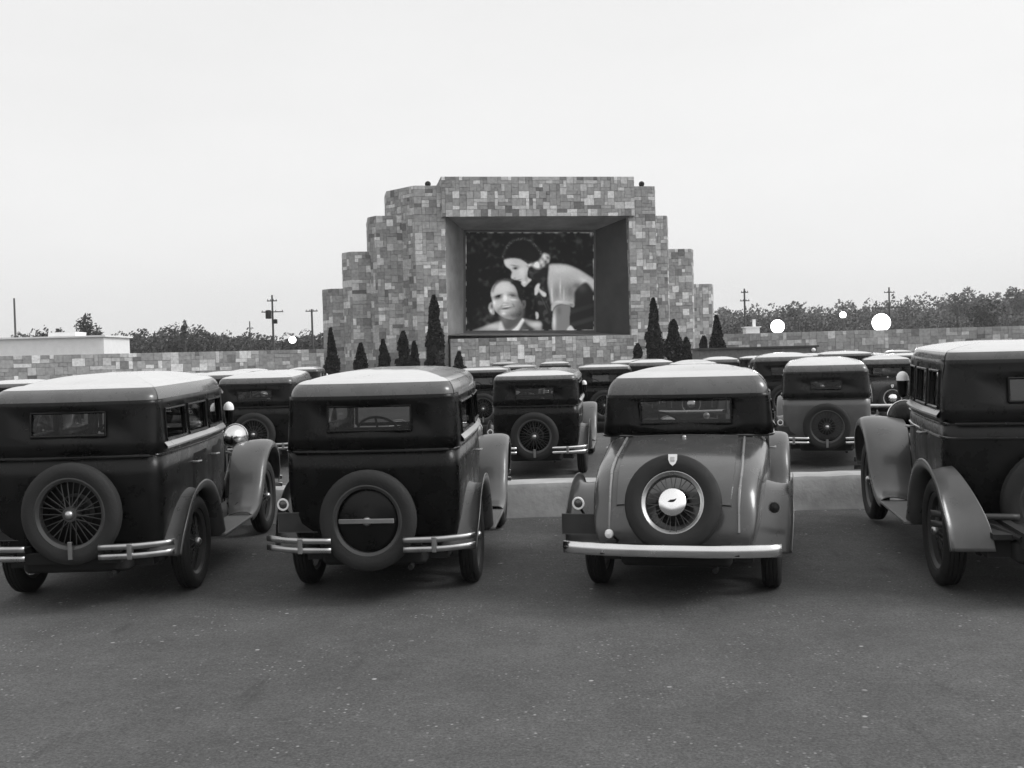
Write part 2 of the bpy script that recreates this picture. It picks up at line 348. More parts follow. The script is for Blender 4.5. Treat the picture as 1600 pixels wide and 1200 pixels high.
def build_car(cfg, label):
    g = lambda k, d=None: cfg.get(k, d)
    root = thing(g('name', 'parked_car'), label, 'car', group=g('group', None)); paint = M[g('paint', 'black')]; upper = M[g('upper', g('paint', 'black'))]; fm = M[g('fender', 'fender')]
    near = g('near', True); zr = g('zroof', 1.55); belt = g('belt', 1.165)
    sedan = g('kind') != 'coupe'; cw = g('cabw', 1.0)
    yr = g('yrear', -.74)
    if sedan: cab_r = yr; bottom = .47
    else: cab_r = .36; bottom = belt
    wins = g('wins'); wz0, wz1 = belt + .10, zr - .05; rz0, rz1, rw = g('rwin')
    inner = [1.42]
    for a, b in wins: inner += [b, (a+b)/2, a]
    inner.append(cab_r + .135); ysd = sorted(set(inner), reverse=True)
    xr = [.50, rw, rw*.5, 0, -rw*.5, -rw, -.50]
    zl = sorted(set(([.47, .53, .62, .76, .9, 1.02] if sedan else []) + [belt, wz0, rz0, rz1, wz1, zr, zr + .03]))
    rings = [[(x, y, z) for x, y in outline(z, cab_r, zr, ys=ysd, xr=xr, w=cw)] for z in zl]
    nS = len(ysd); nR = len(ysd) + 6
    def skip(j, i):
        z0, z1 = zl[j], zl[j+1]; zc = (z0+z1)/2; n = len(rings[0])
        ii = i if i < n/2 else n - 2 - i
        if wz0 < zc < wz1 and ii < nS - 1:
            yc = (ysd[ii] + ysd[ii+1]) / 2
            return any(a < yc < b for a, b in wins)
        if rz0 < zc < rz1 and nR <= i < nR + len(xr) - 1:
            return abs((xr[i-nR] + xr[i-nR+1]) / 2) < rw
        return False
    if sedan:
        lo = [k for k, z in enumerate(zl) if z <= belt + 1e-6]
        body = MB().loft([rings[k] for k in lo]).build('body', paint, root, smooth=40, solid=.02)
        # floor of the rear
        up = [k for k, z in enumerate(zl) if z >= belt - 1e-6]; off = up[0]
        MB().loft([rings[k] for k in up], skip=lambda j, i: skip(j + off, i)).build('cabin', upper, root, smooth=40, solid=.03)
    else:
        MB().loft(rings, skip=skip).build('cabin', upper, root, smooth=40, solid=.03)
        # one-piece tail and tub lofted along its length
        def top(y): return interp(y, [(-.86, .50), (-.85, .60), (-.80, .74), (-.70, .87), (-.52, .98), (-.3, 1.05), (0, 1.10), (.36, belt + .01), (1.5, belt + .01)])
        def hw(y): return interp(y, [(-.86, .55), (-.84, .585), (-.78, .61), (-.6, .635), (-.2, .665), (.4, .68), (.9, .675), (1.42, .615)])
        def sec(y):
            t = top(y); h = hw(y); b = .46; r = min(.16, (t-b)*.45); pts = [(h*.93, b), (h*.985, b + (t-b)*.25), (h, b + (t-b)*.5)]
            for k in range(0, 7):
                a = PI/2*k/6; pts.append((h - r*(1-math.cos(a)) , t - r*.75 + r*.75*math.sin(a) - .02))
            c = h - r
            mid = [(c*s, t - .02 + .02*(1-s*s)) for s in (.8, .6, .4, .2, 0)]
            half = pts + mid
            return [(x, y, z) for x, z in half] + [(-x, y, z) for x, z in reversed(half[:-1])]
        st = [-.86, -.855, -.85, -.83, -.80, -.75, -.70, -.62, -.52, -.42, -.3, -.15, 0, .15, .3, .36, .7, 1.1, 1.42]
        mb = MB().loft([sec(y) for y in st]); s0 = sec(-.86); mb.add(s0, [tuple(range(len(s0)))])
        mb.build('body', paint, root, smooth=50)
        def deck(x, y, o=.006):
            t = top(y) - .02; h = hw(y) - .12; return (x, y - o*.5 if y < -.6 else y, t + .02*(1-min(1,(x/h))**2) + o)
        # luggage lid, standing slightly proud, with beads down both sides
        yy = [.28, .15, 0, -.15, -.3, -.42, -.52, -.62, -.70, -.75, -.79]
        def lw(y): return interp(y, [(-.8, .43), (-.5, .45), (.28, .44)])
        MB().loft([[deck(lw(y)*s, y, .015 if abs(s) < 1 else -.004) for s in (1, .985, .8, .6, .4, .2, 0, -.2, -.4, -.6, -.8, -.985, -1)] for y in yy]).build('luggage_lid', paint, root, smooth=40)
        lid = root.children[-1] if False else None
        for s in (-1, 1):
            MB().tube([deck(s*(lw(y)+.05), y, .008) for y in yy + [-.83, -.852]], .011, 6).build('deck_bead', M['bead'], root)
        MB().tube([deck(-.44 + .88*k/8, .295, .006) for k in range(9)], .009, 6).build('deck_bead', M['mould'], root)
        MB().ball(deck(0, .2, .015), .02, 10).build('lid_handle', M['nickel'], root)
    # belt mouldings
    for bz in g('belts', [belt]):
        ol = outline(bz, cab_r, zr, ys=ysd, xr=xr, w=cw)
        ring = lambda dz, o: [(x*(1+o/.68), y - (o if abs(x) < .6 and y < cab_r + .1 else 0), bz + dz) for x, y in ol]
        MB().loft([ring(-.012, .012), ring(-.006, .021), ring(.005, .022), ring(.010, .012)]).build('belt_moulding', M['mould'], root, smooth=60)
    # roof: closed shell, generous radius at the back
    rI, rH, rb, crown = g('roof', (.13, .13, .24, .09)); yf = 1.47
    top_ol = outline(zr + .03, cab_r, zr, ys=[yf - .0] + [y for y in ysd if y < 1.4], xr=xr, w=cw)
    wf = top_ol[0][0]; yrr = min(y for _, y in top_ol); ymid = (yf + yrr) / 2
    base_ring = [(wf*k/4, yf + .05*(1-(k/4)**2)) for k in range(0, 4)] + top_ol + [(-wf*k/4, yf + .05*(1-(k/4)**2)) for k in range(3, 0, -1)]
    def rring(ix, iy, z, s_=1.0, dz=None):
        o_ = []
        for x, y in base_ring:
            x2 = x * (1 - ix/.67) * s_
            t = max(0, (yf - y)/(yf - yrr)); y2 = y + iy * t**5 - ix * .5 * (1 - t)**5
            y2 = ymid + (y2 - ymid) * (1 - (1 - s_)**1.0)
            o_.append((x2, y2, z if dz is None else z + dz(y2)))
        return o_
    rr = [rring(0, 0, zr + .03)]
    NA = 9; cut = 5
    for k in range(1, NA + 1):
        t = PI/2*k/NA; rr.append(rring(rI*(1-math.cos(t)), rb*(1-math.cos(t)), zr + .03 + rH*math.sin(t)))
    for s_ in (.94, .86, .74, .58, .40, .2, .02): rr.append(rring(rI, rb, zr + .03 + rH + crown*(1-s_**3), s_))
    MB().loft(rr[:cut+1], closed=True).build('roof_rail', M[g('railm', 'roofmetal')], root, smooth=70)
    MB().loft(rr[cut:], closed=True).build('roof', M[g('roofm', 'roof')], root, smooth=70)
    MB().loft([rring(.03, .03, zr+.0), rring(.05, .06, zr + .04), rring(.05, .06, zr + .05, .01)], closed=True).build('headliner', M['lining'], root)
    wv = hwy(1.45) * .93
    MB().loft([[(s*wv, y, z - .01*abs(s)) for s in (-1, -.9, -.5, 0, .5, .9, 1)] for y, z in ((1.48, zr+.05), (1.58, zr+.035), (1.70, zr-.01), (1.69, zr-.03), (1.56, zr+.005), (1.48, zr+.0))]).build('sun_visor', M[g('roofm', 'roof')], root)
    # side windows with bright sills
    for side in (1, -1):
        for a, b in wins:
            f_ = interp((wz0+wz1)/2, [(1.12, 1.0), (zr, .972)])
            def pt(y, z, o): return (side * (cw * hwy(y) * interp(z, [(1.12, 1.0), (zr, .972)]) + o), y, z)
            fr = MB()
            for (ya, za), (yb, zb), t in (((a, wz0), (b, wz0), .012), ((a, wz1), (b, wz1), .010), ((a, wz0), (a, wz1), .008), ((b, wz0), (b, wz1), .008)):
                pa, pb = Vector(pt(ya, za, .018)), Vector(pt(yb, zb, .018)); fr.tube([pa, pb], t, 6)
            fo = fr.build('side_window', upper, root)
            MB().add([pt(a, wz0, -.005), pt(b, wz0, -.005), pt(b, wz1, -.005), pt(a, wz1, -.005)], [(0, 1, 2, 3)]).build('pane', M['glass'], fo)
        lo_, hi_ = min(a for a, b in wins) - .06, 1.42; yy = [lo_ + (hi_-lo_)*k/8 for k in range(9)]
        MB().loft([[(side*(cw*hwy(y)*interp(z, [(1.12, 1.0), (zr, .972)]) + o_), y, z) for y in yy] for z, o_ in ((belt+.025, .012), (belt+.035, .036), (belt+.05, .040), (belt+.085, .014))]).build('window_ledge', M['ledge'], root, smooth=50)
    # rear window
    yw0 = outline(rz0, cab_r, zr, ys=ysd, xr=(rw, 0), w=cw)[nR][1]; yw1 = outline(rz1, cab_r, zr, ys=ysd, xr=(rw, 0), w=cw)[nR][1]
    fr = MB(); c4 = [(-rw, yw0-.022, rz0), (rw, yw0-.022, rz0), (rw, yw1-.022, rz1), (-rw, yw1-.022, rz1)]
    for k in range(4): fr.tube([c4[k], c4[(k+1) % 4]], .008 if k else .011, 6)
    fo = fr.build('rear_window', upper, root)
    MB().add([(-rw, yw0+.0, rz0), (rw, yw0, rz0), (rw, yw1, rz1), (-rw, yw1, rz1)], [(0, 1, 2, 3)]).build('pane', M['glass'], fo)
    # cowl, windscreen, bonnet, radiator
    def hsec(y, h, t, b=.50):
        r_ = min(.18, h*.7); pts = [(h, b), (h, (b+t)/2), (h, t - r_*.8)]
        for k in range(1, 7):
            a = PI/2*k/6; pts.append((h - r_*(1-math.cos(a)), t - r_*.8 + r_*.62*math.sin(a)))
        pts += [((h-r_)*.5, t-.02), (0, t)]
        return [(x, y, z) for x, z in pts] + [(-x, y, z) for x, z in reversed(pts[:-1])]
    MB().loft([hsec(1.42, .612, belt+.02), hsec(1.55, .575, belt+.015), hsec(1.68, .525, belt-.01), hsec(1.80, .475, belt-.03)]).build('cowl', paint, root, solid=.01)
    hood = MB().loft([hsec(1.805, .468, belt-.033), hsec(2.25, .375, belt-.055), hsec(2.70, .285, belt-.075)]).build('bonnet', paint, root)
    if near:
        for side in (1, -1):
            lv = MB()
            for k in range(20):
                y = 1.95 + .032*k; h = interp(y, [(1.805, .468), (2.25, .375), (2.70, .285)])
                lv.add([(side*(h+.001), y, .66), (side*(h+.012), y+.012, .66), (side*(h+.012), y+.012, .90), (side*(h+.001), y, .90), (side*(h+.001), y+.016, .66), (side*(h+.001), y+.016, .90)], [(0, 1, 2, 3), (1, 4, 5, 2)])
            lv.build('louvres', paint, hood)
    rs = MB().loft([hsec(2.70, .30, belt-.05, .45), hsec(2.78, .30, belt-.05, .45), hsec(2.79, .27, belt-.07, .47)]).build('radiator_shell', M['nickel'], root)
    MB().add([(s, 2.775, z) for s, z in ((-.27, .48), (.27, .48), (.27, .98), (-.27, .98))], [(0, 1, 2, 3)]).build('radiator_core', M['under'], rs)
    MB().ball((0, 2.75, belt-.02), .035, 12).build('radiator_cap', M['nickel'], rs)
    ws = MB()
    wc = [(-.58, 1.44, belt+.03), (.58, 1.44, belt+.03), (.565, 1.42, zr-.005), (-.565, 1.42, zr-.005)]
    for k in range(4): ws.tube([wc[k], wc[(k+1) % 4]], .018, 6)
    ws = ws.build('windscreen', upper, root); MB().add(wc, [(0, 1, 2, 3)]).build('pane', M['glass'], ws)
    # doors
    if near:
        for side in (1, -1):
            for (a, b) in g('doors', [(.52, 1.36)]):
                yy = [a + (b-a)*k/6 for k in range(7)]; zz = [.53, .62, .76, .9, 1.02, belt-.03]
                if sedan or a > .3:
                    fw = lambda z: interp(z, [(.45, .93), (.62, .975), (.9, 1.0), (1.12, 1.0)])
                    e = lambda y, z: .0155 if (a < y < b and zz[0] < z < zz[-1]) else .004
                    dr = MB().loft([[(side*(hwy(y)*fw(z) + e(y, z)), y, z) for y in yy] for z in zz]).build('door', paint, root, smooth=60)
                    hy = a + .06
                    MB().tube([(side*(hwy(hy)+.01), hy, 1.02), (side*(hwy(hy)+.05), hy, 1.02), (side*(hwy(hy)+.055), hy+.10, 1.015)], .010, 6).build('handle', M['nickel'], dr)
    # fenders, boards, chassis
    fo_, ro_ = g('fx', .85), g('rx', .83)
    tail = g('tail', 0)
    for side in (1, -1):
        ff = [(1.52, .345, .60, fo_), (1.68, .355, .58, fo_), (1.86, .415, .53, fo_), (2.02, .54, .50, fo_), (2.15, .71, .48, fo_), (2.32, .855, .46, fo_-.003), (2.55, .935, .45, fo_-.006), (2.78, .92, .45, fo_-.01), (2.98, .81, .46, fo_-.02), (3.10, .62, .48, fo_-.04), (3.16, .48, .52, fo_-.07)]
        fender(ff, 0, 0, side).build('front_fender', fm, root, smooth=60, solid=.006)
        z0 = .385 - tail
        rf = [(.56, .345, .60, ro_), (.52, .42, .60, ro_), (.44, .60, .62, ro_), (.28, .76, .64, ro_), (.06, .83, .645, ro_), (-.16, .815, .64, ro_), (-.36, .73, .61, ro_), (-.50, .61, .57, ro_), (-.59, .49, .54, ro_-.01), (-.63, z0, .52, ro_-.02)]
        fender(rf, 0, 0, side).build('rear_fender', fm, root, smooth=60, solid=.006)
        # inner apron behind the rear fender and along the running board
        MB().loft([[(side*.60, .56, .34), (side*.60, 1.0, .34), (side*.60, 1.52, .34)], [(side*.635, .56, .50), (side*.635, 1.0, .50), (side*.60, 1.52, .50)]]).build('splash_apron', fm, root, solid=.006)
        MB().rbox(*sorted((side*.595, side*fo_)), .54, 1.56, .318, .348, .02).build('running_board', M['board'], root)
        MB().loft([[(side*.44, y, .45) for y in (1.8, 2.3, 2.8)], [(side*.46, y, z) for y, z in ((1.8, .5), (2.3, .84), (2.8, .90))]]).build('inner_apron', fm, root, solid=.006)
        wheel(root, 'wheel', (side*.695, 0, R_T), side, g('wheels', 'wire'), g('wtyre', 'rubber'))
        wheel(root, 'wheel', (side*.70, WB, R_T), side, g('wheels', 'wire'), g('wtyre', 'rubber'))
        # headlamp: bowl seen from behind, bright rim and lens
        hx_, hy_, hz_ = side*g('hlx', .40), 2.76, g('hlz', 1.0); hr = g('hlr', .125)
        hp = [(-.17, .002), (-.165, .03), (-.14, hr*.55), (-.09, hr*.82), (-.03, hr*.96), (.0, hr)]
        h = MB().lathe(hp, 24, 'y', hx_, hy_, hz_).build('headlight', M[g('hlm', 'nickel')], root)
        MB().lathe([(.0, hr), (.0, hr+.008), (.015, hr+.012), (.03, hr+.006), (.032, hr-.006)], 24, 'y', hx_, hy_, hz_).build('rim', M['chrome'], h)
        MB().lathe([(.03, hr-.004), (.045, hr*.6), (.05, .001)], 24, 'y', hx_, hy_, hz_).build('lens', M['redlens'], h)
        if g('cowl_lamp'):
            cx, cy, cz = side*.665, 1.50, 1.34
            k_ = MB().lathe([(-.12, .012), (-.10, .035), (-.04, .044), (.03, .046)], 16, 'z', cx, cy, cz).build('cowl_lamp', M['black'], root)
            MB().lathe([(.02, .050), (.05, .050), (.075, .040), (.092, .022), (.098, .001)], 16, 'z', cx, cy, cz).build('lamp_cap', M['bright'], k_)
            MB().tube([(side*.57, 1.50, 1.22), (cx, cy, 1.23)], .012, 6).build('bracket', M['nickel'], k_)
    MB().tube([(-.46, 2.74, .80), (-.3, 2.74, .84), (.3, 2.74, .84), (.46, 2.74, .80)], .016, 8).build('lamp_bar', M['nickel'], root)
    ch = MB(); ch.box(-.40, -.34, -.85, 3.0, .40, .50); ch.box(.34, .40, -.85, 3.0, .40, .50); ch.box(-.55, .55, -.68, 1.8, .44, .475); ch.box(-.4, .4, -.85, -.79, .38, .46)
    ch.tube([(-.66, 0, R_T), (.66, 0, R_T)], .04, 8); ch.tube([(-.66, WB, R_T-.06), (0, WB, R_T-.1), (.66, WB, R_T-.06)], .03, 8); ch.ball((0, 0, R_T), .14, 12)
    ch.rbox(-.30, .30, -.66, -.30, .30, .47, .05); ch.rbox(-.16, .16, 1.5, 2.6, .28, .55, .05)
    ch.box(-.57, .57, -.60, 1.7, .31, .43); ch.rbox(-.42, .42, -.74, -.42, .29, .44, .06); ch.tube([(-.55, -.35, .30), (-.5, 0, .30), (-.55, .4, .33)], .03, 6); ch.tube([(.55, -.35, .30), (.5, 0, .30), (.55, .4, .33)], .03, 6)  # floor pan and tank set low to deepen the shade underneath
    ch.build('chassis', M['under'], root)
    MB().tube([(.25, 1.4, .30), (.28, .3, .27), (.30, -.6, .29), (.30, -.80, .28)], .022, 8).build('exhaust_pipe', M['under'], root)
    # seats
    seat = MB()
    if sedan: seat.rbox(-.56, .56, yr+.14, yr+.36, .5, 1.22, .08); seat.rbox(-.56, .56, yr+.25, max(.12, yr+.4), .5, .82, .08)
    seat.rbox(-.56, -.04, .42, .56, .5, 1.24, .06); seat.rbox(.04, .56, .42, .56, .5, 1.24, .06); seat.rbox(-.56, .56, .45, 1.0, .5, .80, .08)
    seat.build('seats', M['seat'], root)
    sw = MB(); sx = -.30
    sw.xf = Matrix.Translation((sx, 1.12, 1.14)) @ Matrix.Rotation(math.radians(-50), 4, 'X')
    sw.lathe([(0.012*math.sin(t*PI/4), .20 + .012*math.cos(t*PI/4)) for t in range(9)], 24, 'z'); sw.tube([(-.2, 0, 0), (.2, 0, 0)], .01, 6); sw.tube([(0, -.2, 0), (0, 0, 0), (0, 0, -.3)], .012, 6)
    sw.build('steering_wheel', M['under'], root)
    # rear bumper
    bm = M[g('bumperm', 'nickel')]; by = yr - .24 if sedan else -1.19
    if g('bumper') == 'single':
        hh = .042; rings = []
        for k in range(21):
            s = -1 + 2*k/20; x = s*g('bw', .80); yy_ = by + .10*abs(s)**3; z = .49
            rings.append([(x, yy_+.012, z-hh), (x, yy_, z-hh*.9), (x, yy_-.012, z-hh*.4), (x, yy_-.014, z), (x, yy_-.012, z+hh*.4), (x, yy_, z+hh*.9), (x, yy_+.012, z+hh)])
        MB().loft(rings).build('rear_bumper', M['chrome'], root, smooth=60, solid=.006)
        for sx_ in (-.46, .46): MB().rbox(sx_-.04, sx_+.04, by+.01, -.7, .46, .50, .01).build('bumper_bracket', M['under'], root)
    else:
        for side in (1, -1):
            bar = MB()
            for z, z_end in ((.52, 0), (.45, 0)):
                rings = []
                for k in range(11):
                    x = (.28 + (.82-.28)*k/10); yy_ = by + .13*max(0, (x-.45)/.37)**2; h = .021; zz_ = z + .008*(k/10)
                    rings.append([(side*x, yy_+.006, zz_-h), (side*x, yy_-.006, zz_-h*.7), (side*x, yy_-.009, zz_), (side*x, yy_-.006, zz_+h*.7), (side*x, yy_+.006, zz_+h)])
                bar.loft(rings)
            bo = bar.build('rear_bumper', bm, root, smooth=60, solid=.006)
            MB().rbox(*sorted((side*.50, side*.54)), by-.02, by+.03, .43, .545, .008).build('clamp', M['nickel'], bo)
            MB().tube([(side*.52, by+.02, .485), (side*.40, -.75, .46)], .018, 6).build('bracket', M['under'], bo)
    # front bumper
    fb = MB()
    for z in (.50, .42):
        fb.loft([[(x, 3.32 - .12*(abs(x)/.8)**3, z-.02), (x, 3.335 - .12*(abs(x)/.8)**3, z), (x, 3.32 - .12*(abs(x)/.8)**3, z+.02)] for x in [-.8 + .1*k for k in range(17)]])
    fbo = fb.build('front_bumper', bm, root, solid=.006)
    for sx_ in (-.40, .40): MB().box(sx_-.02, sx_+.02, 2.95, 3.31, .43, .48).build('bracket', M['under'], fbo)
    # spare
    st = g('spare', 'wire'); sy = (yr - .16) if sedan else -.985
    if st != 'none':
        c = (g('sx', 0), sy, g('sz', .645)); ro = R_T - (0 if st != 'hub' else .024)
        sp = wheel(root, 'spare_wheel', (0, 0, 0), 1, 'wire' if st == 'wire' else ('disc' if st == 'disc' else 'hub'), g('styre', 'oldrubber') if st != 'hub' else 'rubber', 'mirror' if st == 'hub' else 'nickel', 'nickel' if st == 'hub' else 'darkwire', ro=ro, yaxis=True, ri=.222 if st == 'hub' else .262, tw=.15 if st == 'hub' else .125)
        tilt = g('tilt', 0); sp.location = c; sp.rotation_euler = (tilt, 0, 0)
        MB().lathe([(.03, .05), (.14, .07), (.17, .09)], 16, 'y', *c).build('spare_carrier', M['under'], root)
        if st == 'disc': MB().rbox(-.215, .215, -.088, -.066, -.012, .022, .008).build('cross_bar', M['board'], sp)
        if st == 'wire': MB().rbox(-.018, .018, -.075, -.05, -.33, -.20, .006).build('lock_strap', M['nickel'], sp)
        if st == 'hub':
            b = MB(); sh = [(-.032, .04), (.032, .04), (.032, .0), (.02, -.028), (0, -.045), (-.02, -.028), (-.032, 0)]
            b.add([(x, -.082, .300+z) for x, z in sh] + [(x, -.06, .300+z) for x, z in sh], [tuple(range(7))] + [(i, (i+1) % 7, 7+(i+1) % 7, 7+i) for i in range(7)])
            b.build('badge', M['bright'], sp, smooth=0)
            MB().rbox(-.016, .016, -.088, -.081, .288, .320, .004).build('badge_centre', M['rim'], sp, smooth=0)
    if g('small_lamp'):
        b = MB(); sh = [(-.05, -.01), (-.02, .012), (.03, .018), (.055, .03), (.04, .004), (.02, -.012), (-.01, -.016)]
        b.add([(x*.6, -.094, z*.6) for x, z in sh] + [(x*.6, -.086, z*.6) for x, z in sh], [tuple(range(7)), tuple(range(13, 6, -1))] + [(i, (i+1) % 7, 7+(i+1) % 7, 7+i) for i in range(7)]); b.build('hub_emblem', M['under'], sp, smooth=0)
        q = MB().lathe([(.05, .01), (.03, .036), (0, .042), (-.006, .036), (-.016, .001)], 20, 'y', .735, -.665, .72).build('tail_lamp', M['under'], root)
        MB().lathe([(0, .043), (-.008, .045), (-.008, .038)], 20, 'y', .735, -.665, .72).build('rim', M['nickel'], q)
    # tail lamp and number plate on the left fender
    if g('lamp') == 'none': return root
    lx, ly, lz = g('lamp') or (-.73, -.68, .755)
    tl = MB().lathe([(-.07, .01), (-.06, .03), (-.015, .042), (0, .044)], 20, 'y', lx, ly, lz); tl.xf = Matrix()
    tl = MB().lathe([(.07, .008), (.06, .03), (.015, .042), (-.0, .044)], 20, 'y', lx, ly, lz).build('tail_lamp', M['black'], root)
    MB().lathe([(0, .044), (-.006, .049), (-.014, .046), (-.014, .036), (-.006, .032)], 20, 'y', lx, ly, lz).build('rim', M['bright'], tl)
    MB().lathe([(-.006, .034), (-.016, .022), (-.020, .001)], 16, 'y', lx, ly, lz).build('lens', M['redlens'], tl)
    MB().tube([(lx, ly+.03, lz-.03), (lx+.02, ly+.12, lz-.1)], .010, 6).build('bracket', M['under'], tl)
    px_, pz_ = g('plate', (-.60, .62))
    pl = MB().rbox(px_-.165, px_+.165, ly-.035, ly-.025, pz_-.075, pz_+.075, .003).build('number_plate', M['plate'], root)
    MB().tube([(px_-.165, ly-.036, pz_-.075), (px_+.165, ly-.036, pz_-.075), (px_+.165, ly-.036, pz_+.075), (px_-.165, ly-.036, pz_+.075), (px_-.165, ly-.036, pz_-.075)], .004, 4).build('plate_edge', M['platemark'], pl)
    MB().tube([(px_, ly-.02, pz_), (px_+.1, ly+.1, pz_-.05), (-.42, -.45, .46)], .010, 6).build('bracket', M['under'], pl)
    if g('small_lamp'):
        q = MB().lathe([(.05, .008), (.03, .028), (0, .034), (-.02, .028), (-.03, .001)], 16, 'y', -.45, -1.04, .58).build('reversing_lamp', M['bright'], root)
        MB().tube([(-.45, -1.0, .58), (-.40, -.8, .47)], .01, 6).build('bracket', M['under'], q)
    return root

KZ = 1.038
def place(o, X, Y, yaw=0, pitch=0, z=None, s=0.975, KZ=KZ):
    o.location = (X, Y, gz(Y) if z is None else z); o.rotation_mode = 'XYZ'
    o.matrix_world = Matrix.Translation(o.location) @ Matrix.Rotation(-yaw, 4, 'Z') @ Matrix.Rotation(pitch, 4, 'X') @ Matrix.Diagonal((s, s, s*KZ, 1))
    return o

W3 = [(-.52, -.02), (.08, .62), (.72, 1.30)]; W2 = [(-.42, .38), (.50, 1.32)]
G1 = 'cars in the nearest row'
car1 = build_car(dict(name='sedan_car', paint='black2', wins=W3, doors=[(.08, .66), (.70, 1.36)], rwin=(1.325, 1.50, .29), spare='wire', cowl_lamp=True, group=G1, fender='fender', sz=.765, sx=.06, roof=(.16, .12, .30, .07), hlm='chrome'),
                 'dark sedan farthest left in the nearest row, wire-spoked spare wheel, split two-bar bumper')
place(car1, -3.39, 9.05, 0.0, .02, -.065, .98)
car2 = build_car(dict(name='sedan_car', paint='black', wins=W2, rwin=(1.315, 1.50, .33), spare='disc', sz=.66, group=G1, roof=(.12, .12, .22, .06), hlm='nickel'),
                 'black sedan in the nearest row, spare tyre with solid centre crossed by a bar')
place(car2, -1.045, 9.07, .073, .022, -.065, .975)
car3 = build_car(dict(name='coupe_car', kind='coupe', rx=.875, bw=.785, cabw=1.045, paint='grey', upper='black', wins=[(.72, 1.32)], doors=[(.58, 1.36)], rwin=(1.25, 1.44, .38), zroof=1.455, belt=1.15, spare='hub', bumper='single', group=G1, roof=(.20, .18, .32, .05),
                      sx=.02, sz=.79, tilt=math.radians(-22), lamp=(-.74, -.70, .745), plate=(-.70, .595), small_lamp=True, fender='fender', hlm='chrome', roofm='roof'),
                 'grey coupe with sloping luggage lid, bright spare hub and one full-width bumper')
place(car3, 1.345, 8.66, .25, .02, -.065, .972)
car4 = build_car(dict(name='sedan_car', paint='deep', wins=[(.14, .44), (.52, .92), (1.0, 1.34)], yrear=-.06, doors=[(.46, .94), (.98, 1.38)], rwin=(1.28, 1.44, .28), belts=[1.13, 1.03], belt=1.13, spare='wire', cowl_lamp=True, group=G1, sz=.60, roof=(.06, .07, .10, .05), zroof=1.54, tail=.03, hlr=.15, hlz=.95, bumperm='darkwire', hlm='black', lamp='none'),
                 'tall dark sedan cut by the right photo edge, double belt line, pale left fenders')
place(car4, 4.08, 8.3, .15, .022, -.062, 1.105, 1.0)

# ---- second and further rows: reduced prototypes copied
def far(cfg, label, px, Y, yaw=0, s=.975, z=None):
    o = build_car(dict(cfg, near=False), label); c = P(px, 600, Y); place(o, c.x, Y, yaw, .03, z, s, 1.0); return o
GF = 'cars parked in the rows beyond the kerb'
sedanB = dict(name='sedan_car', paint='black', wins=W2, rwin=(1.27, 1.45, .30), spare='wire', group=GF, bumperm='chrome', cowl_lamp=True, roof=(.08, .08, .16, .05), hlm='nickel')
sedanB['sz'] = .70; sedanB['styre'] = 'rubber'
a2 = far(dict(sedanB, paint='black2', roof=(.13, .12, .22, .06), bumperm='nickel'), 'dark second-row sedan seen between the two left-hand nearest sedans', 413, 19.6, .0, .985, -.09)
b2 = far(sedanB, 'black second-row sedan left of the coupe', 842, 17.5, .12, .975)
f2 = far(dict(sedanB, paint='tan', upper='deep', belt=1.14, rwin=(1.30, 1.43, .24), roof=(.14, .13, .2, .06)), 'two-tone coach, pale below and dark above, right of the grey coupe', 1289, 17.9, .26, .975)
g3_ = far(dict(name='coupe_car', kind='coupe', paint='deep', upper='black', wins=[(.72, 1.32)], rwin=(1.19, 1.38, .36), zroof=1.44, belt=1.12, spare='hub', bumper='single', group=GF, roof=(.2, .16, .30, .06), sz=.66, hlm='nickel', tilt=math.radians(-9), lamp=(-.74, -.70, .70)),
          'dark coupe with bright spare hub, just left of the tall sedan at the right', 1388, 28.0, .24, .98)
def row(src, label, px, Y, yaw=0, s=.975, dz=0):
    o = copy_tree(src); o['label'] = label; c = P(px, 600, Y); place(o, c.x, Y, yaw, .01, gz(Y) + dz, s, 1.0); return o
row(a2, 'dark sedan whose pale roof shows left of the sedan in the first gap', 352, 27.6, -.02)
row(b2, 'black sedan whose roof shows just left of the second-row black sedan', 757, 26.8, .03)
row(b2, 'black sedan whose roof shows just right of the second-row black sedan', 944, 26.8, .08)
row(g3_, 'coupe whose domed roof peeks over the middle of the grey coupe', 1082, 26.5, .2, .985, .03)
row(a2, 'dark sedan with pale roof behind the left shoulder of the two-tone coach', 1226, 24.8, .22, 1.0, .03)
row(a2, 'dark sedan behind the right shoulder of the two-tone coach', 1318, 36.5, .2, 1.0)
row(b2, 'black sedan far back, roof above the left edge of the barred-spare sedan', 430, 37, 0, .98)
row(b2, 'black sedan far back, roof showing over the windscreen of the leftmost sedan', 292, 37, 0, .97)
row(a2, 'dark sedan in the third row behind the left roof corner of the leftmost sedan', 20, 27.2, -.05, .93)
row(f2, 'two-tone coach far back between the black sedan roofs and the grey coupe', 1000, 45, .1, .97)
row(b2, 'black sedan far back right of the tallest right-hand evergreen', 1180, 46, .2, 1.0)
row(a2, 'dark sedan far back, roof touching the foot of the wall at the right', 1268, 46, .2, 1.0)
row(b2, 'black sedan far back behind the dark coupe with bright hub', 1420, 38, .2, 1.0)
row(f2, 'two-tone coach far back behind the roof of the second-row black sedan', 868, 46, .05, .97)
row(a2, 'dark sedan far back beside the foot of the screen, left of centre', 790, 56, .05, .97)

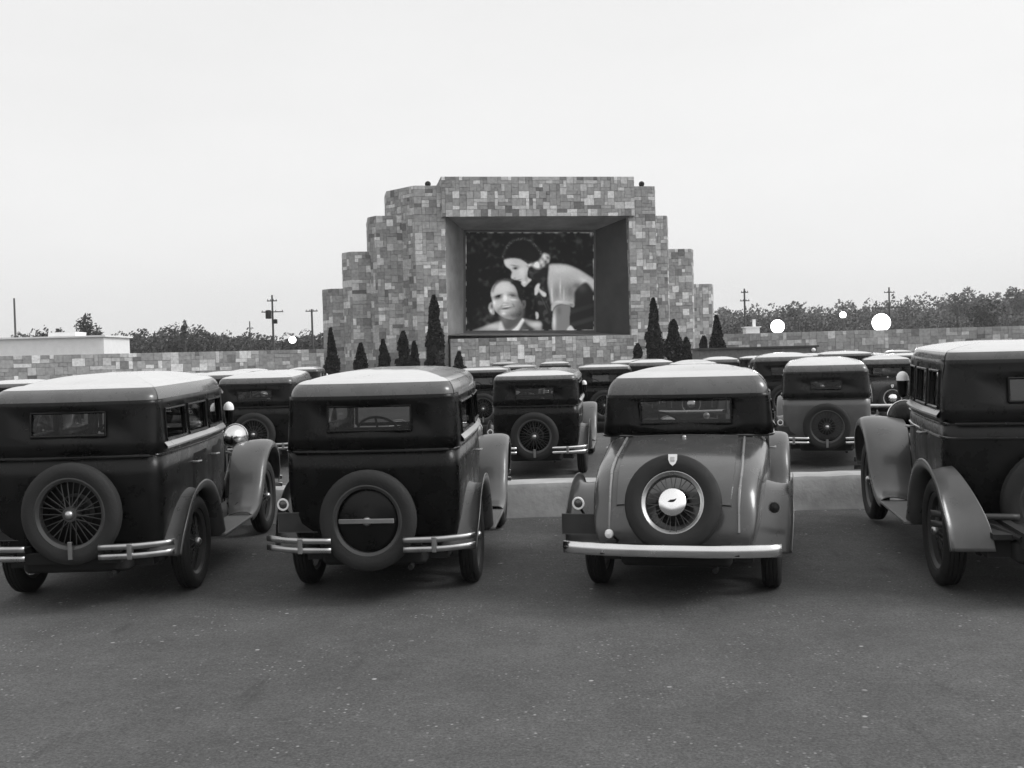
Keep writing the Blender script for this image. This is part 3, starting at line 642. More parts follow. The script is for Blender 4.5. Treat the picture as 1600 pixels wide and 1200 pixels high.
row(b2, 'black third-row sedan whose pale roof fills the space right of the two-tone coach', 1322, 30.5, .15, .99, .02)
row(f2, 'two-tone coach far back over the coupe peeking above the grey coupe', 1125, 38, .15, .99)
row(a2, 'dark sedan far back, roof above the gap left of the grey coupe', 985, 35, .12, .985, .02)
row(b2, 'black sedan far back over the left roof corner of the second-row black sedan', 812, 38, .05, .975)
row(a2, 'dark sedan in the fourth row above the roof of the leftmost sedan, right half', 388, 45, .0, .98)
row(f2, 'two-tone coach far back above the roof of the second-row sedan in the left gap', 478, 46, .0, .98)
row(a2, 'dark sedan in the third row, roof touching the left shoulder of the grey coupe', 1018, 31, .12, .97, -.14)
row(f2, 'two-tone coach far back just left of the two-tone coach in the second row', 1205, 36, .2, .985)
row(b2, 'black sedan far back near the wall, above the dark coupe with bright hub', 1365, 47, .2, .99)
row(a2, 'dark sedan far back at the wall foot, just left of the tall right-hand sedan', 1405, 62, .2, 1.0)
# ------------------------------------------------------------------ blockwork
def blocks(mb, org, du, W, H, seed, n=None, skip=None, u=.33, dark=1.0):
    """cover rectangle org + du*x + z with random ashlar blocks standing a little proud"""
    r = random.Random(seed); du = Vector(du).normalized(); org = Vector(org); n = Vector(n).normalized()
    nx = max(1, round(W/u)); nz = max(1, round(H/u)); ux, uz = W/nx, H/nz; occ = [[False]*nz for _ in range(nx)]
    sizes = [(1,1)]*4 + [(2,1)]*5 + [(3,1)]*2 + [(2,2)]*8 + [(1,2)]*2 + [(3,2)]*2 + [(4,1)]
    for j in range(nz):
        for i in range(nx):
            if occ[i][j]: continue
            a, b = r.choice(sizes)
            while a > 1 and (i+a > nx or any(occ[i+k][j] for k in range(a))): a -= 1
            if j+b > nz or any(occ[i+k][j+1] for k in range(a) if j+1 < nz and b > 1): b = 1
            for k in range(a):
                for q in range(b): occ[i+k][j+q] = True
            g = .008; x0, x1, z0, z1 = i*ux+g, (i+a)*ux-g, j*uz+g, (j+b)*uz-g
            if skip and skip((x0+x1)/2, (z0+z1)/2): continue
            d = r.uniform(.01, .05); t = r.random()
            c = (r.gauss(.34, .035) if t < .66 else r.gauss(.55, .05) if t < .84 else r.gauss(.74, .04) if t < .93 else r.gauss(.21, .03)) * dark
            if b == 1 and a >= 2 and r.random() < .5: c *= .93
            c = max(.05, c)
            e = .01
            q = [org + du*x + Vector((0, 0, z)) for x, z in ((x0, z0), (x1, z0), (x1, z1), (x0, z1))]
            q2 = [org + du*x + Vector((0, 0, z)) + n*d for x, z in ((x0+e, z0+e), (x1-e, z0+e), (x1-e, z1-e), (x0+e, z1-e))]
            mb.add([tuple(p) for p in q + q2], [(4, 5, 6, 7), (0, 1, 5, 4), (1, 2, 6, 5), (2, 3, 7, 6), (3, 0, 4, 7)], c)
def prism(mb, pts, z0, z1, c=.26):
    n = len(pts); mb.add([(x, y, z0) for x, y in pts] + [(x, y, z1) for x, y in pts], [tuple(range(n, 2*n))] + [(i, (i+1) % n, n+(i+1) % n, n+i) for i in range(n)], c)

# ------------------------------------------------------------------ the screen tower
DT = 103.0; TA = math.radians(9)                # distance, turned so its right end lies farther
c0 = P(842, 560, DT); TO = Vector((c0.x, DT, gz(DT)))
tx = Vector((math.cos(TA), math.sin(TA), 0)); tn = Vector((math.sin(TA), -math.cos(TA), 0))     # along, toward viewer
def TP(px, py, n=0.0):
    """(t, z) where the pixel's ray meets the tower's plane at offset n"""
    o = Vector((0, 0, CH)); d = P(px, py, 1) - o; q = TO + tn*n
    k = (q - o).dot(tn) / d.dot(tn); p = o + d*k - TO; return p.dot(tx), p.z
tower = thing('screen_tower', 'stepped patchwork-stone tower that frames the outdoor movie screen', 'screen tower', TO, TA)
# in tower space: x along, y = away from viewer (−n)
def wing(name, xl, xr, top, nf, nb, chL, chR, seed, label=None):
    """block with front face n=nf, optional chamfers at left/right going back; returns object"""
    zt = TP((xl+xr)/2, top, nf)[1]
    tl, tr = TP(xl, 500, nf)[0], TP(xr, 500, nf)[0]
    pts = [(tl+chL[0], -nf), (tr-chR[0], -nf), (tr, -nf+chR[1]), (tr, -nb), (tl, -nb), (tl, -nf+chL[1])]
    mb = MB(); prism(mb, pts, 0, zt)
    segs = [(pts[5], pts[0]), (pts[0], pts[1]), (pts[1], pts[2]), (pts[2], pts[3]), (pts[4], pts[5])]
    for k, (a, b) in enumerate(segs):
        v = Vector((b[0]-a[0], b[1]-a[1], 0)); 
        if v.length < .3: continue
        nn = Vector((v.y, -v.x, 0)); blocks(mb, (a[0], a[1], 0), v, v.length, zt, seed*10+k, nn)
    # coping
    o = mb.build(name, M['block'], tower, smooth=0); return o, zt, tl, tr
# side steps
wing('wing_step', 505, 548, 451, -3.4, -7, (.9, 1.2), (0, 0), 1)
wing('wing_step', 538, 602, 393, -2.2, -7, (.8, 1.2), (0, 0), 2)
wing('wing_step', 580, 640, 337, -1.2, -7, (.7, 1.2), (0, 0), 3)
wing('wing_step', 1040, 1120, 444, -3.4, -7, (0, 0), (.5, 1.0), 4)
wing('wing_step', 1020, 1090, 389, -2.2, -7, (0, 0), (.5, 1.0), 5)
wing('wing_step', 1000, 1051, 337, -1.2, -7, (0, 0), (.4, 1.0), 6)
# pilasters either side of the opening
wing('pilaster', 612, 699, 290, 0.35, -7, (2.35, 3.4), (0, 0), 7)
wing('pilaster', 986, 1032, 291, 0.35, -7, (0, 0), (.3, 1.0), 8)
# lintel over the opening and sill wall under it
zl0 = TP(842, 338, .7)[1]; zl1 = TP(842, 276, .7)[1]; tl, tr = TP(690, 300, .7)[0], TP(991, 300, .7)[0]
mb = MB(); prism(mb, [(tl, -.7), (tr, -.7), (tr, 7), (tl, 7)], zl0, zl1)
blocks(mb, (tl, -.7, zl0), (1, 0, 0), tr-tl, zl1-zl0, 91, (0, -1, 0)); blocks(mb, (tl, 1.5, zl0), (0, -1, 0), 2.2, zl1-zl0, 92, (-1, 0, 0))
mb.build('lintel', M['block'], tower, smooth=0)
zs = TP(842, 526.5, .9)[1]; tl, tr = TP(697, 300, .7)[0], TP(989, 300, .7)[0]
mb = MB(); prism(mb, [(tl, -.9), (tr, -.9), (tr, 5), (tl, 5)], 0, zs)
blocks(mb, (tl, -.9, 0), (1, 0, 0), tr-tl, zs, 93, (0, -1, 0)); mb.build('sill_wall', M['block'], tower, smooth=0)
# splayed recess around the screen; light and shade put into each panel's colour
BN = -4.2
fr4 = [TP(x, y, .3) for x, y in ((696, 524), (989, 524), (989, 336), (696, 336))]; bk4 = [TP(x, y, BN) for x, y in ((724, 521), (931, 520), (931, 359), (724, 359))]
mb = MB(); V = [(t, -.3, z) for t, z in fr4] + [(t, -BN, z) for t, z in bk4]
for i, (nm_, v_) in enumerate((('recess_floor', .10), ('shaded_recess_panel', .06), ('recess_soffit', .38), ('lit_recess_panel', .24))):
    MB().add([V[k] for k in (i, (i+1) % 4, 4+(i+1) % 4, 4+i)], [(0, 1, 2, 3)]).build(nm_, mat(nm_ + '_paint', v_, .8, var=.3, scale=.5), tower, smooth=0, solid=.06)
sc4 = [TP(x, y, BN+.15) for x, y in ((728, 516.5), (928, 516), (927.5, 363), (727.5, 363))]
# pale border of the screen sheet
mb = MB(); a, b = bk4, sc4
mb.add([(t, -BN-.08, z) for t, z in a] + [(t, -BN-.10, z) for t, z in b], [(i, (i+1) % 4, 4+(i+1) % 4, 4+i) for i in range(4)]); mb.build('screen_border', mat('border_paint', .12, .8), tower, smooth=0)
for px_, nm in ((670, 0), (1007, 1)):
    t_, z_ = TP(px_, 290, .0); m_ = MB().ball((t_, 1.0, z_+.30), .28, 12); m_.lathe([(0, .25), (.02, .25), (.1, .1), (.3, .08)], 10, 'z', t_, 1.0, z_-.05)
    m_.build('floodlight', M['under'], tower)

mb = MB(); prism(mb, [(TP(660, 300, -5)[0], 4.6), (TP(1020, 300, -5)[0], 4.6), (TP(1020, 300, -5)[0], 6.9), (TP(660, 300, -5)[0], 6.9)], 0, zl1-.1); mb.build('rear_buttress', M['block'], tower, smooth=0)
# ---- the picture thrown on the screen, painted as a fine grid (coordinates: enlarged photo crop)
def paint_picture():
    nx, nz = 300, 228; X1, Y1 = 1587, 1200
    XX, YY = np.meshgrid((np.arange(nx)+.5)/nx*X1, (np.arange(nz)+.5)/nz*Y1)
    rs_ = np.random.RandomState(3)
    def blur(a, k):
        for _ in range(2):
            for ax in (0, 1):
                p = np.concatenate([a.take([0]*k, ax), a, a.take([-1]*k, ax)], ax); c = np.cumsum(p, ax); z = np.zeros_like(c.take([0], ax)); c = np.concatenate([z, c], ax)
                n = a.shape[ax]; a = (c.take(range(2*k+1, 2*k+1+n), ax) - c.take(range(0, n), ax)) / (2*k+1)
        return a
    def inside(poly):
        q = np.zeros(XX.shape, bool); p = smooth_path(list(poly) + [poly[0]], 4); n = len(p)
        for i in range(n-1):
            (xa, ya), (xb, yb) = p[i], p[i+1]
            if ya == yb: continue
            c = ((ya > YY) != (yb > YY)) & (XX < (xb-xa)*(YY-ya)/(yb-ya) + xa); q ^= c
        return q.astype(float)
    def blob(x, y, sx, sy, ang=0):
        a = math.radians(ang); u = (XX-x)*math.cos(a) + (YY-y)*math.sin(a); v = -(XX-x)*math.sin(a) + (YY-y)*math.cos(a); return np.exp(-((u/sx)**2 + (v/sy)**2))
    def nrm(a): return (a-a.mean())/a.std()
    n1 = nrm(blur(rs_.rand(nz, nx), 1)); n3 = nrm(blur(rs_.rand(nz, nx), 3)); n8 = nrm(blur(rs_.rand(nz, nx), 9))
    I = .004 + .006*np.clip(n3 + .7*n8 - .3, 0, 3)**1.6 + .02*blob(260, 1060, 120, 120)*np.clip(.6+n3*.5, 0, 2)
    def lay(poly, val, k=1):
        nonlocal I
        m = blur(inside(poly), k); I = I*(1-m) + val*m
    # man's jacket, shirt and neck
    lay([(70,1210),(200,1160),(330,1110),(420,1090),(560,1120),(700,1060),(800,1080),(935,1100),(940,1210)], .22 + .22*blob(350,1150,140,40) + .25*blob(860,1130,90,40), 2)
    lay([(410,990),(420,1100),(470,1180),(530,1195),(620,1140),(700,1050),(690,900)], .075 + .05*blob(470,1060,40,60), 3)
    lay([(545,1210),(620,1150),(690,1055),(712,1090),(640,1210)], .58, 1)
    lay([(645,1210),(715,1095),(760,1130),(860,1210)], .04 + .04*blob(700,1180,40,40), 2)
    lay([(405,1115),(430,1085),(470,1190),(490,1210),(400,1210)], .5, 2)
    # hair, ears, face
    lay([(330,720),(370,630),(450,580),(560,590),(650,640),(700,720),(725,840),(715,920),(670,940),(640,800),(600,700)], .006 + .012*np.clip(n1, 0, 2), 2)
    lay([(318,850),(290,870),(276,920),(290,970),(325,1005),(350,990),(345,900)], .30 + .25*blob(305,960,18,26) - .22*blob(318,905,14,30), 1)
    lay([(690,835),(725,830),(738,870),(725,920),(700,930)], .10 - .07*blob(712,880,8,25), 1)
    s = .44 + .10*blob(450,680,130,80) - .006*n1
    s -= .24*np.clip((XX-530)/150., 0, 1)                                  # cheek turns into shade
    s -= .16*np.clip((YY-900)/120., 0, 1)
    s -= .42*blob(395,790,54,28,-18) + .18*blob(400,772,60,10,-18) + .32*blob(562,768,60,24,8) + .1*blob(550,735,60,12,8)   # sockets, brows
    s += .14*blob(545,780,10,6) + .10*blob(392,798,8,6)
    s += .30*blob(480,800,24,42) + .22*blob(345,860,24,34) + .20*blob(585,825,44,12,6)
    s -= .14*blob(500,866,44,11,4) + .12*blob(436,900,12,30,30)
    s -= .34*blob(505,915,72,22,-8) + .12*blob(580,885,12,34,-30); s += .42*blob(503,909,50,9,-8)
    s += .10*blob(470,878,26,6,-8)
    s += .26*blob(462,992,30,20) + .14*blob(462,958,40,10) - .12*blob(475,935,55,12,-5)
    s -= .08*blob(650,900,60,110) + .10*blob(560,1010,70,40) + .12*blob(400,960,24,40)
    lay([(318,800),(305,760),(320,690),(360,630),(420,595),(480,585),(540,598),(590,640),(625,700),(650,790),(690,880),(695,960),(660,1030),(600,1065),(520,1060),(450,1035),(400,1000),(360,960),(335,900)], np.clip(s, .035, .85) + .012*n3*(s < .06), 1)
    lay([(318,720),(335,655),(380,600),(440,574),(500,568),(570,582),(600,620),(560,612),(490,598),(430,606),(385,635),(350,680),(330,740)], .05 + .03*np.clip(n1, 0, 2), 2)
    for k in range(0): I = np.where((abs(YY - (618+14*k) - .0012*(XX-460)**2) < 2.5) & (abs(XX-460) < 90-8*k), I*.85, I)
    lay([(560,600),(600,590),(650,640),(690,740),(690,830),(650,800),(630,720),(600,655),(545,622)], .008, 2)
    # woman's jacket and far side
    lay([(850,820),(900,720),(960,640),(1010,560),(1060,800),(1070,1210),(940,1210),(930,1080)], .010 + .02*np.clip(n3, 0, 2) + .03*blob(960,860,10,120,-25) + .02*blob(1010,900,8,110,-25), 2)
    lay([(1300,640),(1400,560),(1587,650),(1600,1210),(1260,1210),(1280,900)], .012 + .018*np.clip(np.sin(YY/26.+XX/90.), 0, 1)*np.clip((YY-760)/300., 0, 1) + .03*blob(1440,680,60,60), 3)
    # shoulder and rolled sleeve
    t = .42 - .008*n1
    t -= .17*blob(1240,700,180,130) + .12*blob(1300,770,60,120) + .12*blob(1110,770,50,120) - .16*blob(1060,760,14,110) - .22*blob(1165,680,10,90) - .14*blob(1210,760,9,80)
    t += .10*blob(1180,450,160,50) + .12*blob(1460,590,70,30,30) - .2*blob(1380,650,50,40)
    lay([(1025,395),(1100,390),(1240,398),(1370,445),(1500,520),(1600,600),(1600,740),(1560,680),(1490,610),(1400,660),(1340,740),(1330,880),(1240,870),(1130,840),(1060,880),(1035,760),(1010,600),(1018,480)], np.clip(t, .05, .8), 2)
    lay([(1050,940),(1060,880),(1110,835),(1180,825),(1270,850),(1335,865),(1330,915),(1250,890),(1160,880),(1100,905),(1065,965)], .38 + .12*blob(1150,850,60,14) - .2*blob(1300,890,40,20), 1)
    lay([(1075,960),(1110,905),(1170,885),(1240,890),(1290,910),(1280,1040),(1255,1210),(1070,1210)], .17 + .36*blob(1088,1090,24,120) - .05*blob(1150,960,30,60), 1)
    lay([(1255,1170),(1290,1140),(1320,1165),(1340,1210),(1250,1210)], .5, 1)
    # scarf ends
    lay([(845,760),(850,680),(885,625),(915,620),(905,680),(930,710),(985,745),(985,785),(945,780),(900,730),(865,770)], .5 - .2*blob(900,735,14,30), 1)
    lay([(858,975),(888,985),(890,1050),(864,1055)], .42, 1)
    # neck shade, face, hair, beret
    lay([(740,440),(860,430),(960,380),(1015,390),(1005,520),(985,640),(905,630),(850,590),(770,560)], .010 + .03*blob(800,490,26,14) + .012*np.clip(n3, 0, 2), 2)
    f = .46 + .006*n1 - .46*blob(608,440,30,17) - .24*blob(590,405,40,9,8) - .10*blob(640,420,40,20) + .10*blob(520,370,50,40) + .10*blob(690,480,50,60)
    f -= .26*blob(655,580,32,7,-14) + .16*blob(600,560,16,10) + .16*blob(745,560,22,60) + .12*blob(660,600,20,6); f += .12*blob(720,610,26,16)
    lay([(468,350),(480,325),(560,312),(660,322),(740,370),(770,420),(755,500),(760,550),(805,580),(770,620),(730,660),(705,658),(680,625),(682,600),(660,592),(640,585),(600,578),(560,560),(556,535),(566,490),(548,455),(505,425),(478,390)], np.clip(f, .015, .8), 1)
    lay([(745,400),(800,385),(845,350),(900,340),(920,290),(965,260),(1010,275),(1030,310),(1015,370),(985,375),(955,420),(900,450),(850,430),(800,410),(765,432)], np.clip(.40 + .16*n3, .1, .75), 2)
    lay([(448,330),(455,262),(500,170),(560,105),(650,75),(740,72),(810,105),(870,165),(920,220),(940,290),(890,350),(800,370),(740,360),(660,322),(560,312),(480,325)], .035 + .05*np.clip(n1, 0, 1.5), 2)
    lay([(460,330),(472,268),(515,182),(575,120),(650,92),(735,88),(800,122),(860,185),(905,240),(925,290),(880,345),(800,365),(742,352),(662,318),(560,308),(485,322)], .006, 2)
    # worn edge of the sheet
    e = np.minimum(np.minimum(XX, X1-XX), np.minimum(YY, Y1-YY)); I = np.where((e < 9) & (n3 > -.6), np.maximum(I, .10 + .05*n3), I)
    I = I + .25*blob(905, 6, 24, 12) + .2*blob(1555, 18, 14, 26)
    return np.clip(I, .003, .85), nx, nz
I, nx, nz = paint_picture()
me = bpy.data.meshes.new('movie_screen'); A_, B_, C_, D_ = [Vector((t, -BN-.16, z)) for t, z in sc4]   # bl br tr tl
U, Vv = np.meshgrid(np.arange(nx+1)/nx, np.arange(nz+1)/nz)
pts = [tuple((D_*(1-u) + C_*u)*(1-v) + (A_*(1-u) + B_*u)*v) for u, v in zip(U.ravel(), Vv.ravel())]
fs = [(j*(nx+1)+i, (j+1)*(nx+1)+i, (j+1)*(nx+1)+i+1, j*(nx+1)+i+1) for j in range(nz) for i in range(nx)]
me.from_pydata(pts, [], fs); at = me.color_attributes.new('col', 'FLOAT_COLOR', 'CORNER'); arr = np.ones((len(me.loops), 4), np.float32); arr[:, :3] = np.repeat(I.ravel(), 4)[:, None]; at.data.foreach_set('color', arr.ravel())
me.materials.append(M['picture']); so_ = bpy.data.objects.new('movie_screen', me); COL.objects.link(so_); so_.parent = tower
so_['label'] = 'movie picture of a woman in a dark beret leaning over a smiling man'

# ------------------------------------------------------------------ boundary walls
def wall(name, a, b, h, seed, label, far_h=None):
    d = Vector((b[0]-a[0], b[1]-a[1], 0)); n = Vector((d.y, -d.x, 0)).normalized(); mb = MB()
    th = n * -.4; z0 = gz(a[1])
    pts = [(a[0], a[1]), (b[0], b[1]), (b[0]+th.x, b[1]+th.y), (a[0]+th.x, a[1]+th.y)]; prism(mb, pts, z0, z0+h)
    blocks(mb, (a[0], a[1], z0), d, d.length, h, seed, n, u=.36)
    o = mb.build(name, M['block'], smooth=0); tag(o, label, 'wall'); return o
pL0, pL1 = P(-60, 560, 92), P(512, 560, 104); pR0, pR1 = P(1108, 550, 108), P(1680, 540, 104)
wall('boundary_wall', (pL0.x, pL0.y), (pL1.x, pL1.y), 3.15, 21, 'long patchwork-stone boundary wall left of the screen tower')
wall('boundary_wall', (pR0.x, pR0.y), (pR1.x, pR1.y), 3.65, 22, 'long patchwork-stone boundary wall right of the screen tower')

# ------------------------------------------------------------------ evergreens at the tower foot
def leafquads(mb, pts, size, r, col):
    for p, c in zip(pts, col):
        a = Vector((r.gauss(0, 1), r.gauss(0, 1), r.gauss(0, 1))).normalized(); b = a.orthogonal().normalized(); q = a.cross(b); s = size * r.uniform(.6, 1.4)
        p = Vector(p); b *= s; q *= s*.6
        mb.add([tuple(p-b), tuple(p+q*.9), tuple(p+b), tuple(p-q*.9)], [(0, 1, 2, 3)], c)
def evergreen(px, top, d, wpx, label, seed, lean=0, name='evergreen_tree'):
    r = random.Random(seed); b = P(px, 560, d); z0 = gz(d); H = P(px, top, d).z - z0; W = wpx / F * d / 2 * 1.1
    t = thing(name, label, 'tree', (b.x, d, z0), 0, 'evergreens at the foot of the screen tower')
    MB().tube([(0, 0, 0), (.03, 0, H*.4), (lean*.5, 0, H*.9)], .09, 7, .02).build('trunk', M['bark'], t)
    mb = MB(); pts = []; col = []
    wob, ff, ph = r.uniform(.5, .8), r.uniform(9, 22), r.uniform(0, 6); tufts = [(r.uniform(0, 2*PI), r.uniform(.05, .95), r.uniform(.7, 1.25)) for _ in range(40)]
    for k in range(int(900 + 500*H)):
        h = r.random()**1.15; a = r.uniform(0, 2*PI)
        prof = min(1, h*5+.6) * (1-h)**wob * 1.15 * (1 + .14*math.sin(h*ff + a*2 + ph)) if h < .97 else .1
        j = min(tufts, key=lambda q: abs((a-q[0]+PI) % (2*PI)-PI)*.5 + abs(h-q[1])*3)
        rr = W * prof * j[2] * (r.uniform(.55, 1.0)**.5)
        pts.append((rr*math.cos(a) + lean*h, rr*math.sin(a), .05 + h*H*.99)); col.append(max(.006, r.gauss(.022, .008)*j[2]))
    leafquads(mb, pts, .16, r, col); mb.build('crown', M['leaf'], t, smooth=0); return t
ev = [(519, 513, 99, 19, 'slim dark evergreen at the far left corner of the screen tower'), (563, 537, 99, 20, 'short pointed evergreen, second from the left at the tower foot'),
      (600, 531, 99, 20, 'rounded evergreen standing between the short pointed one and the bushy pair'), (632, 518, 99, 22, 'bushier evergreen of the touching pair left of the tallest evergreen'),
      (649, 534, 99.5, 15, 'smaller evergreen of the touching pair left of the tallest evergreen'), (679, 461, 98, 28, 'tallest narrow evergreen, beside the left edge of the screen opening'),
      (716, 551, 98, 22, 'low round shrub under the left corner of the screen opening'),
      (996, 538, 99, 18, 'low shrub under the right corner of the screen opening'), (1023, 466, 99, 28, 'tall evergreen beside the right edge of the screen opening'),
      (1054, 500, 99.5, 26, 'medium evergreen just right of the tall right-hand evergreen'), (1073, 528, 100, 20, 'short evergreen touching the medium one right of the screen'),
      (1100, 526, 101, 17, 'small evergreen alone beneath the right-hand wing steps'), (1122, 493, 101, 28, 'pointed evergreen at the right-hand end of the tower')]
for k, (px, ty, d, wp, lb) in enumerate(ev): evergreen(px, ty, d, wp, lb, 40+k, lean=rnd.uniform(-.1, .1), name='shrub' if 'shrub' in lb else 'evergreen_tree')

# ------------------------------------------------------------------ woods and far trees
def crown_pts(r, c, rx, rz, n, ry=None):
    out = []; lob = [(Vector((r.gauss(0, 1), r.gauss(0, 1), r.gauss(0, .8))).normalized()*r.uniform(.35, .75), r.uniform(.35, .6)) for _ in range(9)]
    for _ in range(n):
        o, s = r.choice(lob); v = Vector((r.gauss(0, 1), r.gauss(0, 1), r.gauss(0, 1))).normalized() * (s * r.uniform(.6, 1)**.5) + o
        out.append((c[0] + v.x*rx, c[1] + v.y*(ry or rx), c[2] + v.z*rz))
    return out
def wood(name, label, line, d0, d1, seed, colr, n=700, sz=.36):
    """line: photo points (px, top y) of the tree tops"""
    r = random.Random(seed); mb = MB(); x = line[0][0]; d = d0
    while x < line[-1][0]:
        d = r.uniform(d0, d1); ty = interp(x, line) + r.uniform(-1, 7); p = P(x, ty, d); H = p.z; rx = r.uniform(2.6, 4.6)*d/250; rz = H*.5
        base = max(.02, r.gauss(colr, colr*.15)); pts = crown_pts(r, (p.x, d, H*.5), rx, H*.54, n)
        leafquads(mb, pts, sz*d/250, r, [max(.01, base*r.uniform(.75, 1.25)) for _ in pts])
        x += r.uniform(3.2, 6.5)
    o = mb.build(name, M['leaf'], smooth=0); o['kind'] = 'stuff'; o['label'] = label; return o
hills = P(1100, 500, 420)
mb = MB(); r_ = random.Random(5); rings = []
hl = [(1000, 535), (1140, 497), (1250, 500), (1320, 512), (1400, 500), (1500, 488), (1600, 470), (1750, 455), (1900, 470), (2100, 530)]
for dd, k in ((330, 0), (390, .7), (460, 1.0), (560, .6), (640, 0)):
    rings.append([(P(x_, y_, 460).x*dd/460, dd, -.2 + k*max(0, P(x_, y_, 460).z)) for x_, y_ in smooth_path(hl, 4)])
mb.loft(rings); mb.c = [.06]*len(mb.f); struct(mb.build('hill', M['leaf'], smooth=0))
wood('woodland', 'low dense wood beyond the left boundary wall', [(195, 523), (240, 517), (270, 511), (330, 512), (370, 520), (400, 522), (440, 534), (470, 520), (510, 515)], 235, 270, 11, .07)
wood('woodland', 'dark scrubby wood behind the white building', [(20, 525), (60, 515), (75, 512), (110, 520), (160, 517), (200, 525)], 240, 265, 12, .07)
wood('woodland', 'wood on the hillside beyond the right boundary wall', [(1120, 478), (1160, 484), (1200, 479), (1240, 472), (1262, 484), (1300, 479), (1320, 473), (1345, 480), (1380, 472), (1400, 466), (1440, 466), (1460, 462), (1500, 460), (1530, 455), (1600, 447), (1700, 440)], 380, 440, 13, .14, 800, .36)  # leaf colour lightened to carry distance haze
wood('woodland', 'nearer belt of trees above the right boundary wall', [(1120, 500), (1180, 492), (1230, 496), (1290, 490), (1350, 500), (1400, 498), (1460, 492), (1560, 490), (1680, 480)], 260, 300, 14, .11, 700, .34)  # paler leaves, haze partly painted in
def tree(px, base_y, top, d, wpx, label, seed, n=500, name='broadleaf_tree', colr=.05, group='single trees beyond the boundary walls'):
    r = random.Random(seed); b = P(px, base_y, d); H = P(px, top, d).z; W = wpx/F*d/2
    t = thing(name, label, 'tree', (b.x, d, gz(d)), 0, group)
    mb = MB(); mb.tube([(0, 0, 0), (.1, 0, H*.35), (0, 0, H*.7), (0, 0, H*.9)], .35, 7, .08)
    for k in range(7):
        a = r.uniform(0, 2*PI); mb.tube([(0, 0, H*r.uniform(.4, .65)), (W*.6*math.cos(a), W*.5*math.sin(a), H*r.uniform(.65, .9))], .14, 5, .04)
    mb.build('trunk', M['bark'], t)
    mb = MB(); pts = crown_pts(r, (0, 0, H*.72), W, H*.28, int(n*1.8)); leafquads(mb, pts, .33*d/250, r, [colr*r.uniform(.7, 1.3) for _ in pts]); mb.build('crown', M['leaf'], t, smooth=0)
    return t
tree(132, 540, 488, 232, 30, 'tallest ragged tree sticking up behind the white building', 61, 420)
tree(152, 540, 497, 234, 22, 'thin leaning tree at the right shoulder of the ragged tall tree', 62, 160)
tree(95, 540, 512, 234, 26, 'small round tree left of the ragged tall tree', 63, 300)
tree(68, 540, 513, 236, 34, 'wide dark tree above the left end of the white building', 64, 400)
tree(289, 540, 497, 236, 13, 'small pointed tree poking above the left wood', 65, 140)
tree(1543, 520, 470, 255, 52, 'large dark round tree above the right boundary wall', 66, 800)
tree(1497, 520, 452, 370, 34, 'rounded tree standing proud of the right-hand hillside wood', 67, 400, colr=.075)
tree(1595, 520, 444, 360, 44, 'tall tree at the right edge of the photo on the hill', 68, 500, colr=.075)
tree(1240, 520, 472, 370, 40, 'rounded tree crown above the glowing lamp left of the thin mast', 69, 400, colr=.075)

# ------------------------------------------------------------------ white building, shed, poles, lamps
def house(name, label, cat, x0, x1, y0, y1, d, dep, wallm, roofm):
    a = P(x0, y0, d); b = P(x1, y0, d); zt = a.z; z0 = gz(d); W = b.x-a.x
    t = thing(name, label, cat, ((a.x+b.x)/2, d, z0)); h = zt - z0
    MB().box(-W/2, W/2, 0, dep, 0, h).build('wall', wallm, t, smooth=0)
    MB().box(-W/2-.3, W/2+.3, -.3, dep+.3, h+.003, h+.18).build('roof', roofm, t, smooth=0)
    return t, W, h
t, W, h = house('white_building', 'long low white building above the left boundary wall', 'building', -60, 162, 532, 545, 118, 8, M['white'], M['white'])
for k in range(0):
    x = -W/2 + W*(k+.5)/6; MB().box(x-.6, x+.6, -.06, -.003, h-1.6, h-.7).build('window', mat('window_shade', .5, .6), t, smooth=0)
cl = P(75, 522, 119); c2 = P(118, 522, 119); cx = (cl.x+c2.x)/2 - t.location.x
MB().box(cx-1.5, cx+1.5, 1, 4, h+.185, h+.65).build('roof_box', M['white'], t, smooth=0)
p0 = P(1092, 548, 60); p1 = P(1276, 545, 60); z0 = gz(60)
t = thing('long_shed', 'long low dark flat-roofed shed between the car roofs and the right boundary wall', 'shed', ((p0.x+p1.x)/2, 60, z0)); W = p1.x-p0.x; h = CH - z0 + .12
MB().box(-W/2, W/2, 0, 2.2, 0, h).build('wall', M['shed'], t, smooth=0); MB().box(-W/2-.1, W/2+.1, -.12, 2.3, h+.003, h+.10).build('roof', M['tarroof'], t, smooth=0)
MB().ball((W/2-.22, -.17, h-.16), .12, 12).build('lamp', M['white'], t)
def pole(px, top, base, d, label, arms=(), tr=False, r=.13, z_from=None):
    p = P(px, top, d); z0 = gz(d); H = p.z-z0; t = thing('utility_pole', label, 'utility pole', (p.x, d, z0), 0, 'poles beyond the boundary walls')
    MB().tube([(0, 0, 0), (0, 0, H)], r*1.2, 8, r*.8).build('pole', M['pole'], t)
    for a, w_ in arms:
        o = MB().box(-w_/2, w_/2, -.16, -.06, H*a-.06, H*a+.06).build('crossarm', M['pole'], t, smooth=0)
        ins = MB()
        for k in range(4): ins.lathe([(0, .03), (.05, .05), (.12, .04), (.16, .01)], 8, 'z', -w_/2+.1+(w_-.2)*k/3, -.11, H*a+.061)
        ins.build('insulators', M['under'], o)
    if tr:
        MB().lathe([(0, .001), (0, .32), (.05, .36), (.9, .36), (1.0, .30), (1.05, .001)], 14, 'z', -.45, -.2, H*.72).build('transformer', M['under'], t); MB().lathe([(0, .001), (0, .25), (.5, .25), (.55, .001)], 12, 'z', .35, -.2, H*.66).build('cutout', M['under'], t)
    return t
pole(22, 466, 550, 125, 'thick-topped pole at the left edge behind the white building', (), False, .13)
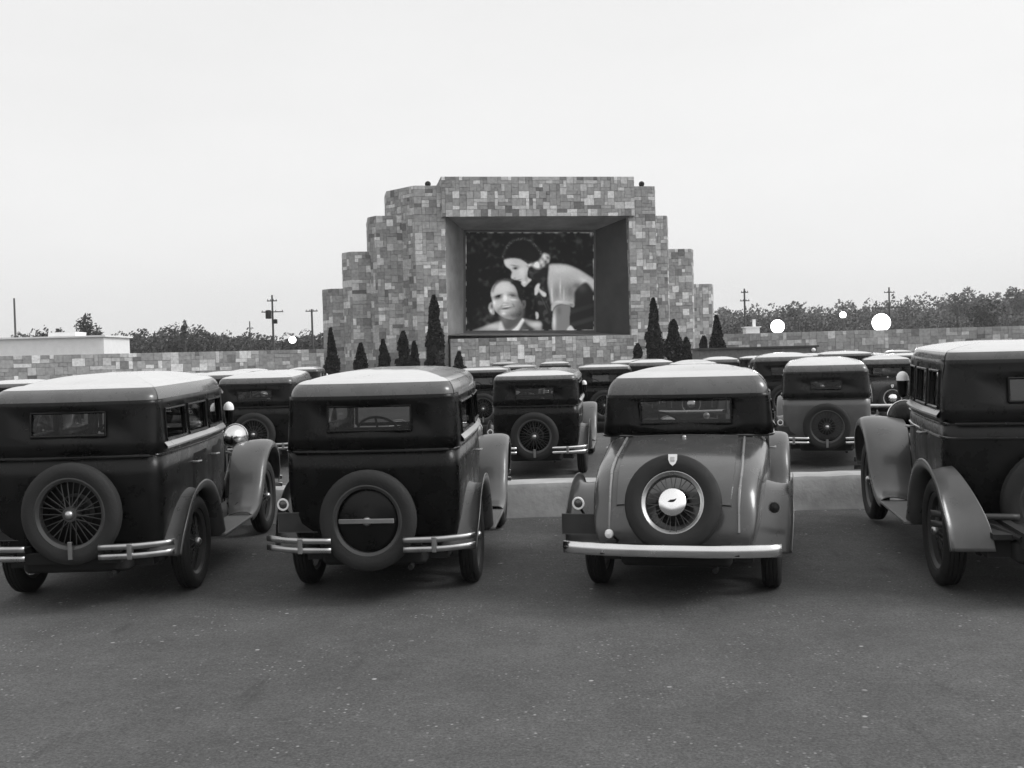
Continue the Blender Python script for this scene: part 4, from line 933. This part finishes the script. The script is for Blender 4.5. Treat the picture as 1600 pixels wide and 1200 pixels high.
pole(425, 461, 545, 130, 'pole with crossarm and dark transformer left of the tower', ((.80, 2.6), (.93, 1.2)), True, .13)
pole(487, 483, 545, 135, 'plain pole close to the left end of the tower', ((.97, 1.5),), False, .14)
pole(1163, 451, 525, 150, 'tall pole just right of the tower with small arms', ((.95, 1.0), (.84, 1.3)), False, .14)
pole(1389, 449, 525, 165, 'distant pole with a wide crossarm in front of the hillside wood', ((.93, 1.6), (.72, 4.5)), False, .15)
pole(390, 502, 545, 140, 'short thin pole left of the pole with the transformer', (), False, .09)
pole(1248, 503, 530, 118, 'short pale post on the right boundary wall between the glowing lamps', (), False, .10)
def lamp(px, py, d, rpx, label, stem=True):
    p = P(px, py, d); r = rpx/F*d; z0 = gz(d); t = thing('globe_lamp', label, 'lamp', (p.x, d, z0), 0, 'lit lamps beyond the boundary walls'); H = p.z-z0
    MB().ball((0, 0, H), r, 24).build('globe', M['lamp'], t); MB().tube([(0, 0, 0), (0, 0, H-r*.95)], .07, 8).build('post', M['pole'], t)
    MB().lathe([(-.12, .1), (-.1, r*.45), (0, r*.4)], 12, 'z', 0, 0, H-r*.9).build('collar', M['under'], t)
lamp(1215, 510, 112, 10.5, 'glowing round lamp on the right boundary wall nearest the tower')
lamp(1377, 504, 112, 14, 'largest glowing lamp, farthest right above the wall')
lamp(1317, 492, 116, 5, 'small glowing lamp on a thin post between the two large ones')
lamp(457, 531, 112, 5.5, 'small glowing lamp above the left boundary wall beside the tower')
bb = P(1176, 510, 116); t = thing('white_hut', 'tiny bright white hut above the wall between tower and first glowing lamp', 'hut', (bb.x, 116, gz(116))); hh = P(1176, 512, 116).z - gz(116)
MB().box(-.75, .75, 0, 1.5, 0, hh).build('wall', M['white'], t, smooth=0); MB().box(-.9, .9, -.1, 1.6, hh+.003, hh+.12).build('roof', M['white'], t, smooth=0); MB().box(.15, .45, .5, .8, hh+.123, hh+.9).build('chimney', M['white'], t, smooth=0)

# ------------------------------------------------------------------ the evening air
mb = MB(); mb.box(-420, 420, -12, 700, -1.2, 46)
m = bpy.data.materials.new('air'); m.use_nodes = True; m.node_tree.nodes.clear(); o_ = m.node_tree.nodes.new('ShaderNodeOutputMaterial'); v_ = m.node_tree.nodes.new('ShaderNodeVolumePrincipled')
v_.inputs['Color'].default_value = g3(.9); v_.inputs['Density'].default_value = 0.00032; v_.inputs['Anisotropy'].default_value = 0.2; m.node_tree.links.new(v_.outputs[0], o_.inputs['Volume'])
hz = mb.build('haze', m, smooth=0); hz['kind'] = 'stuff'
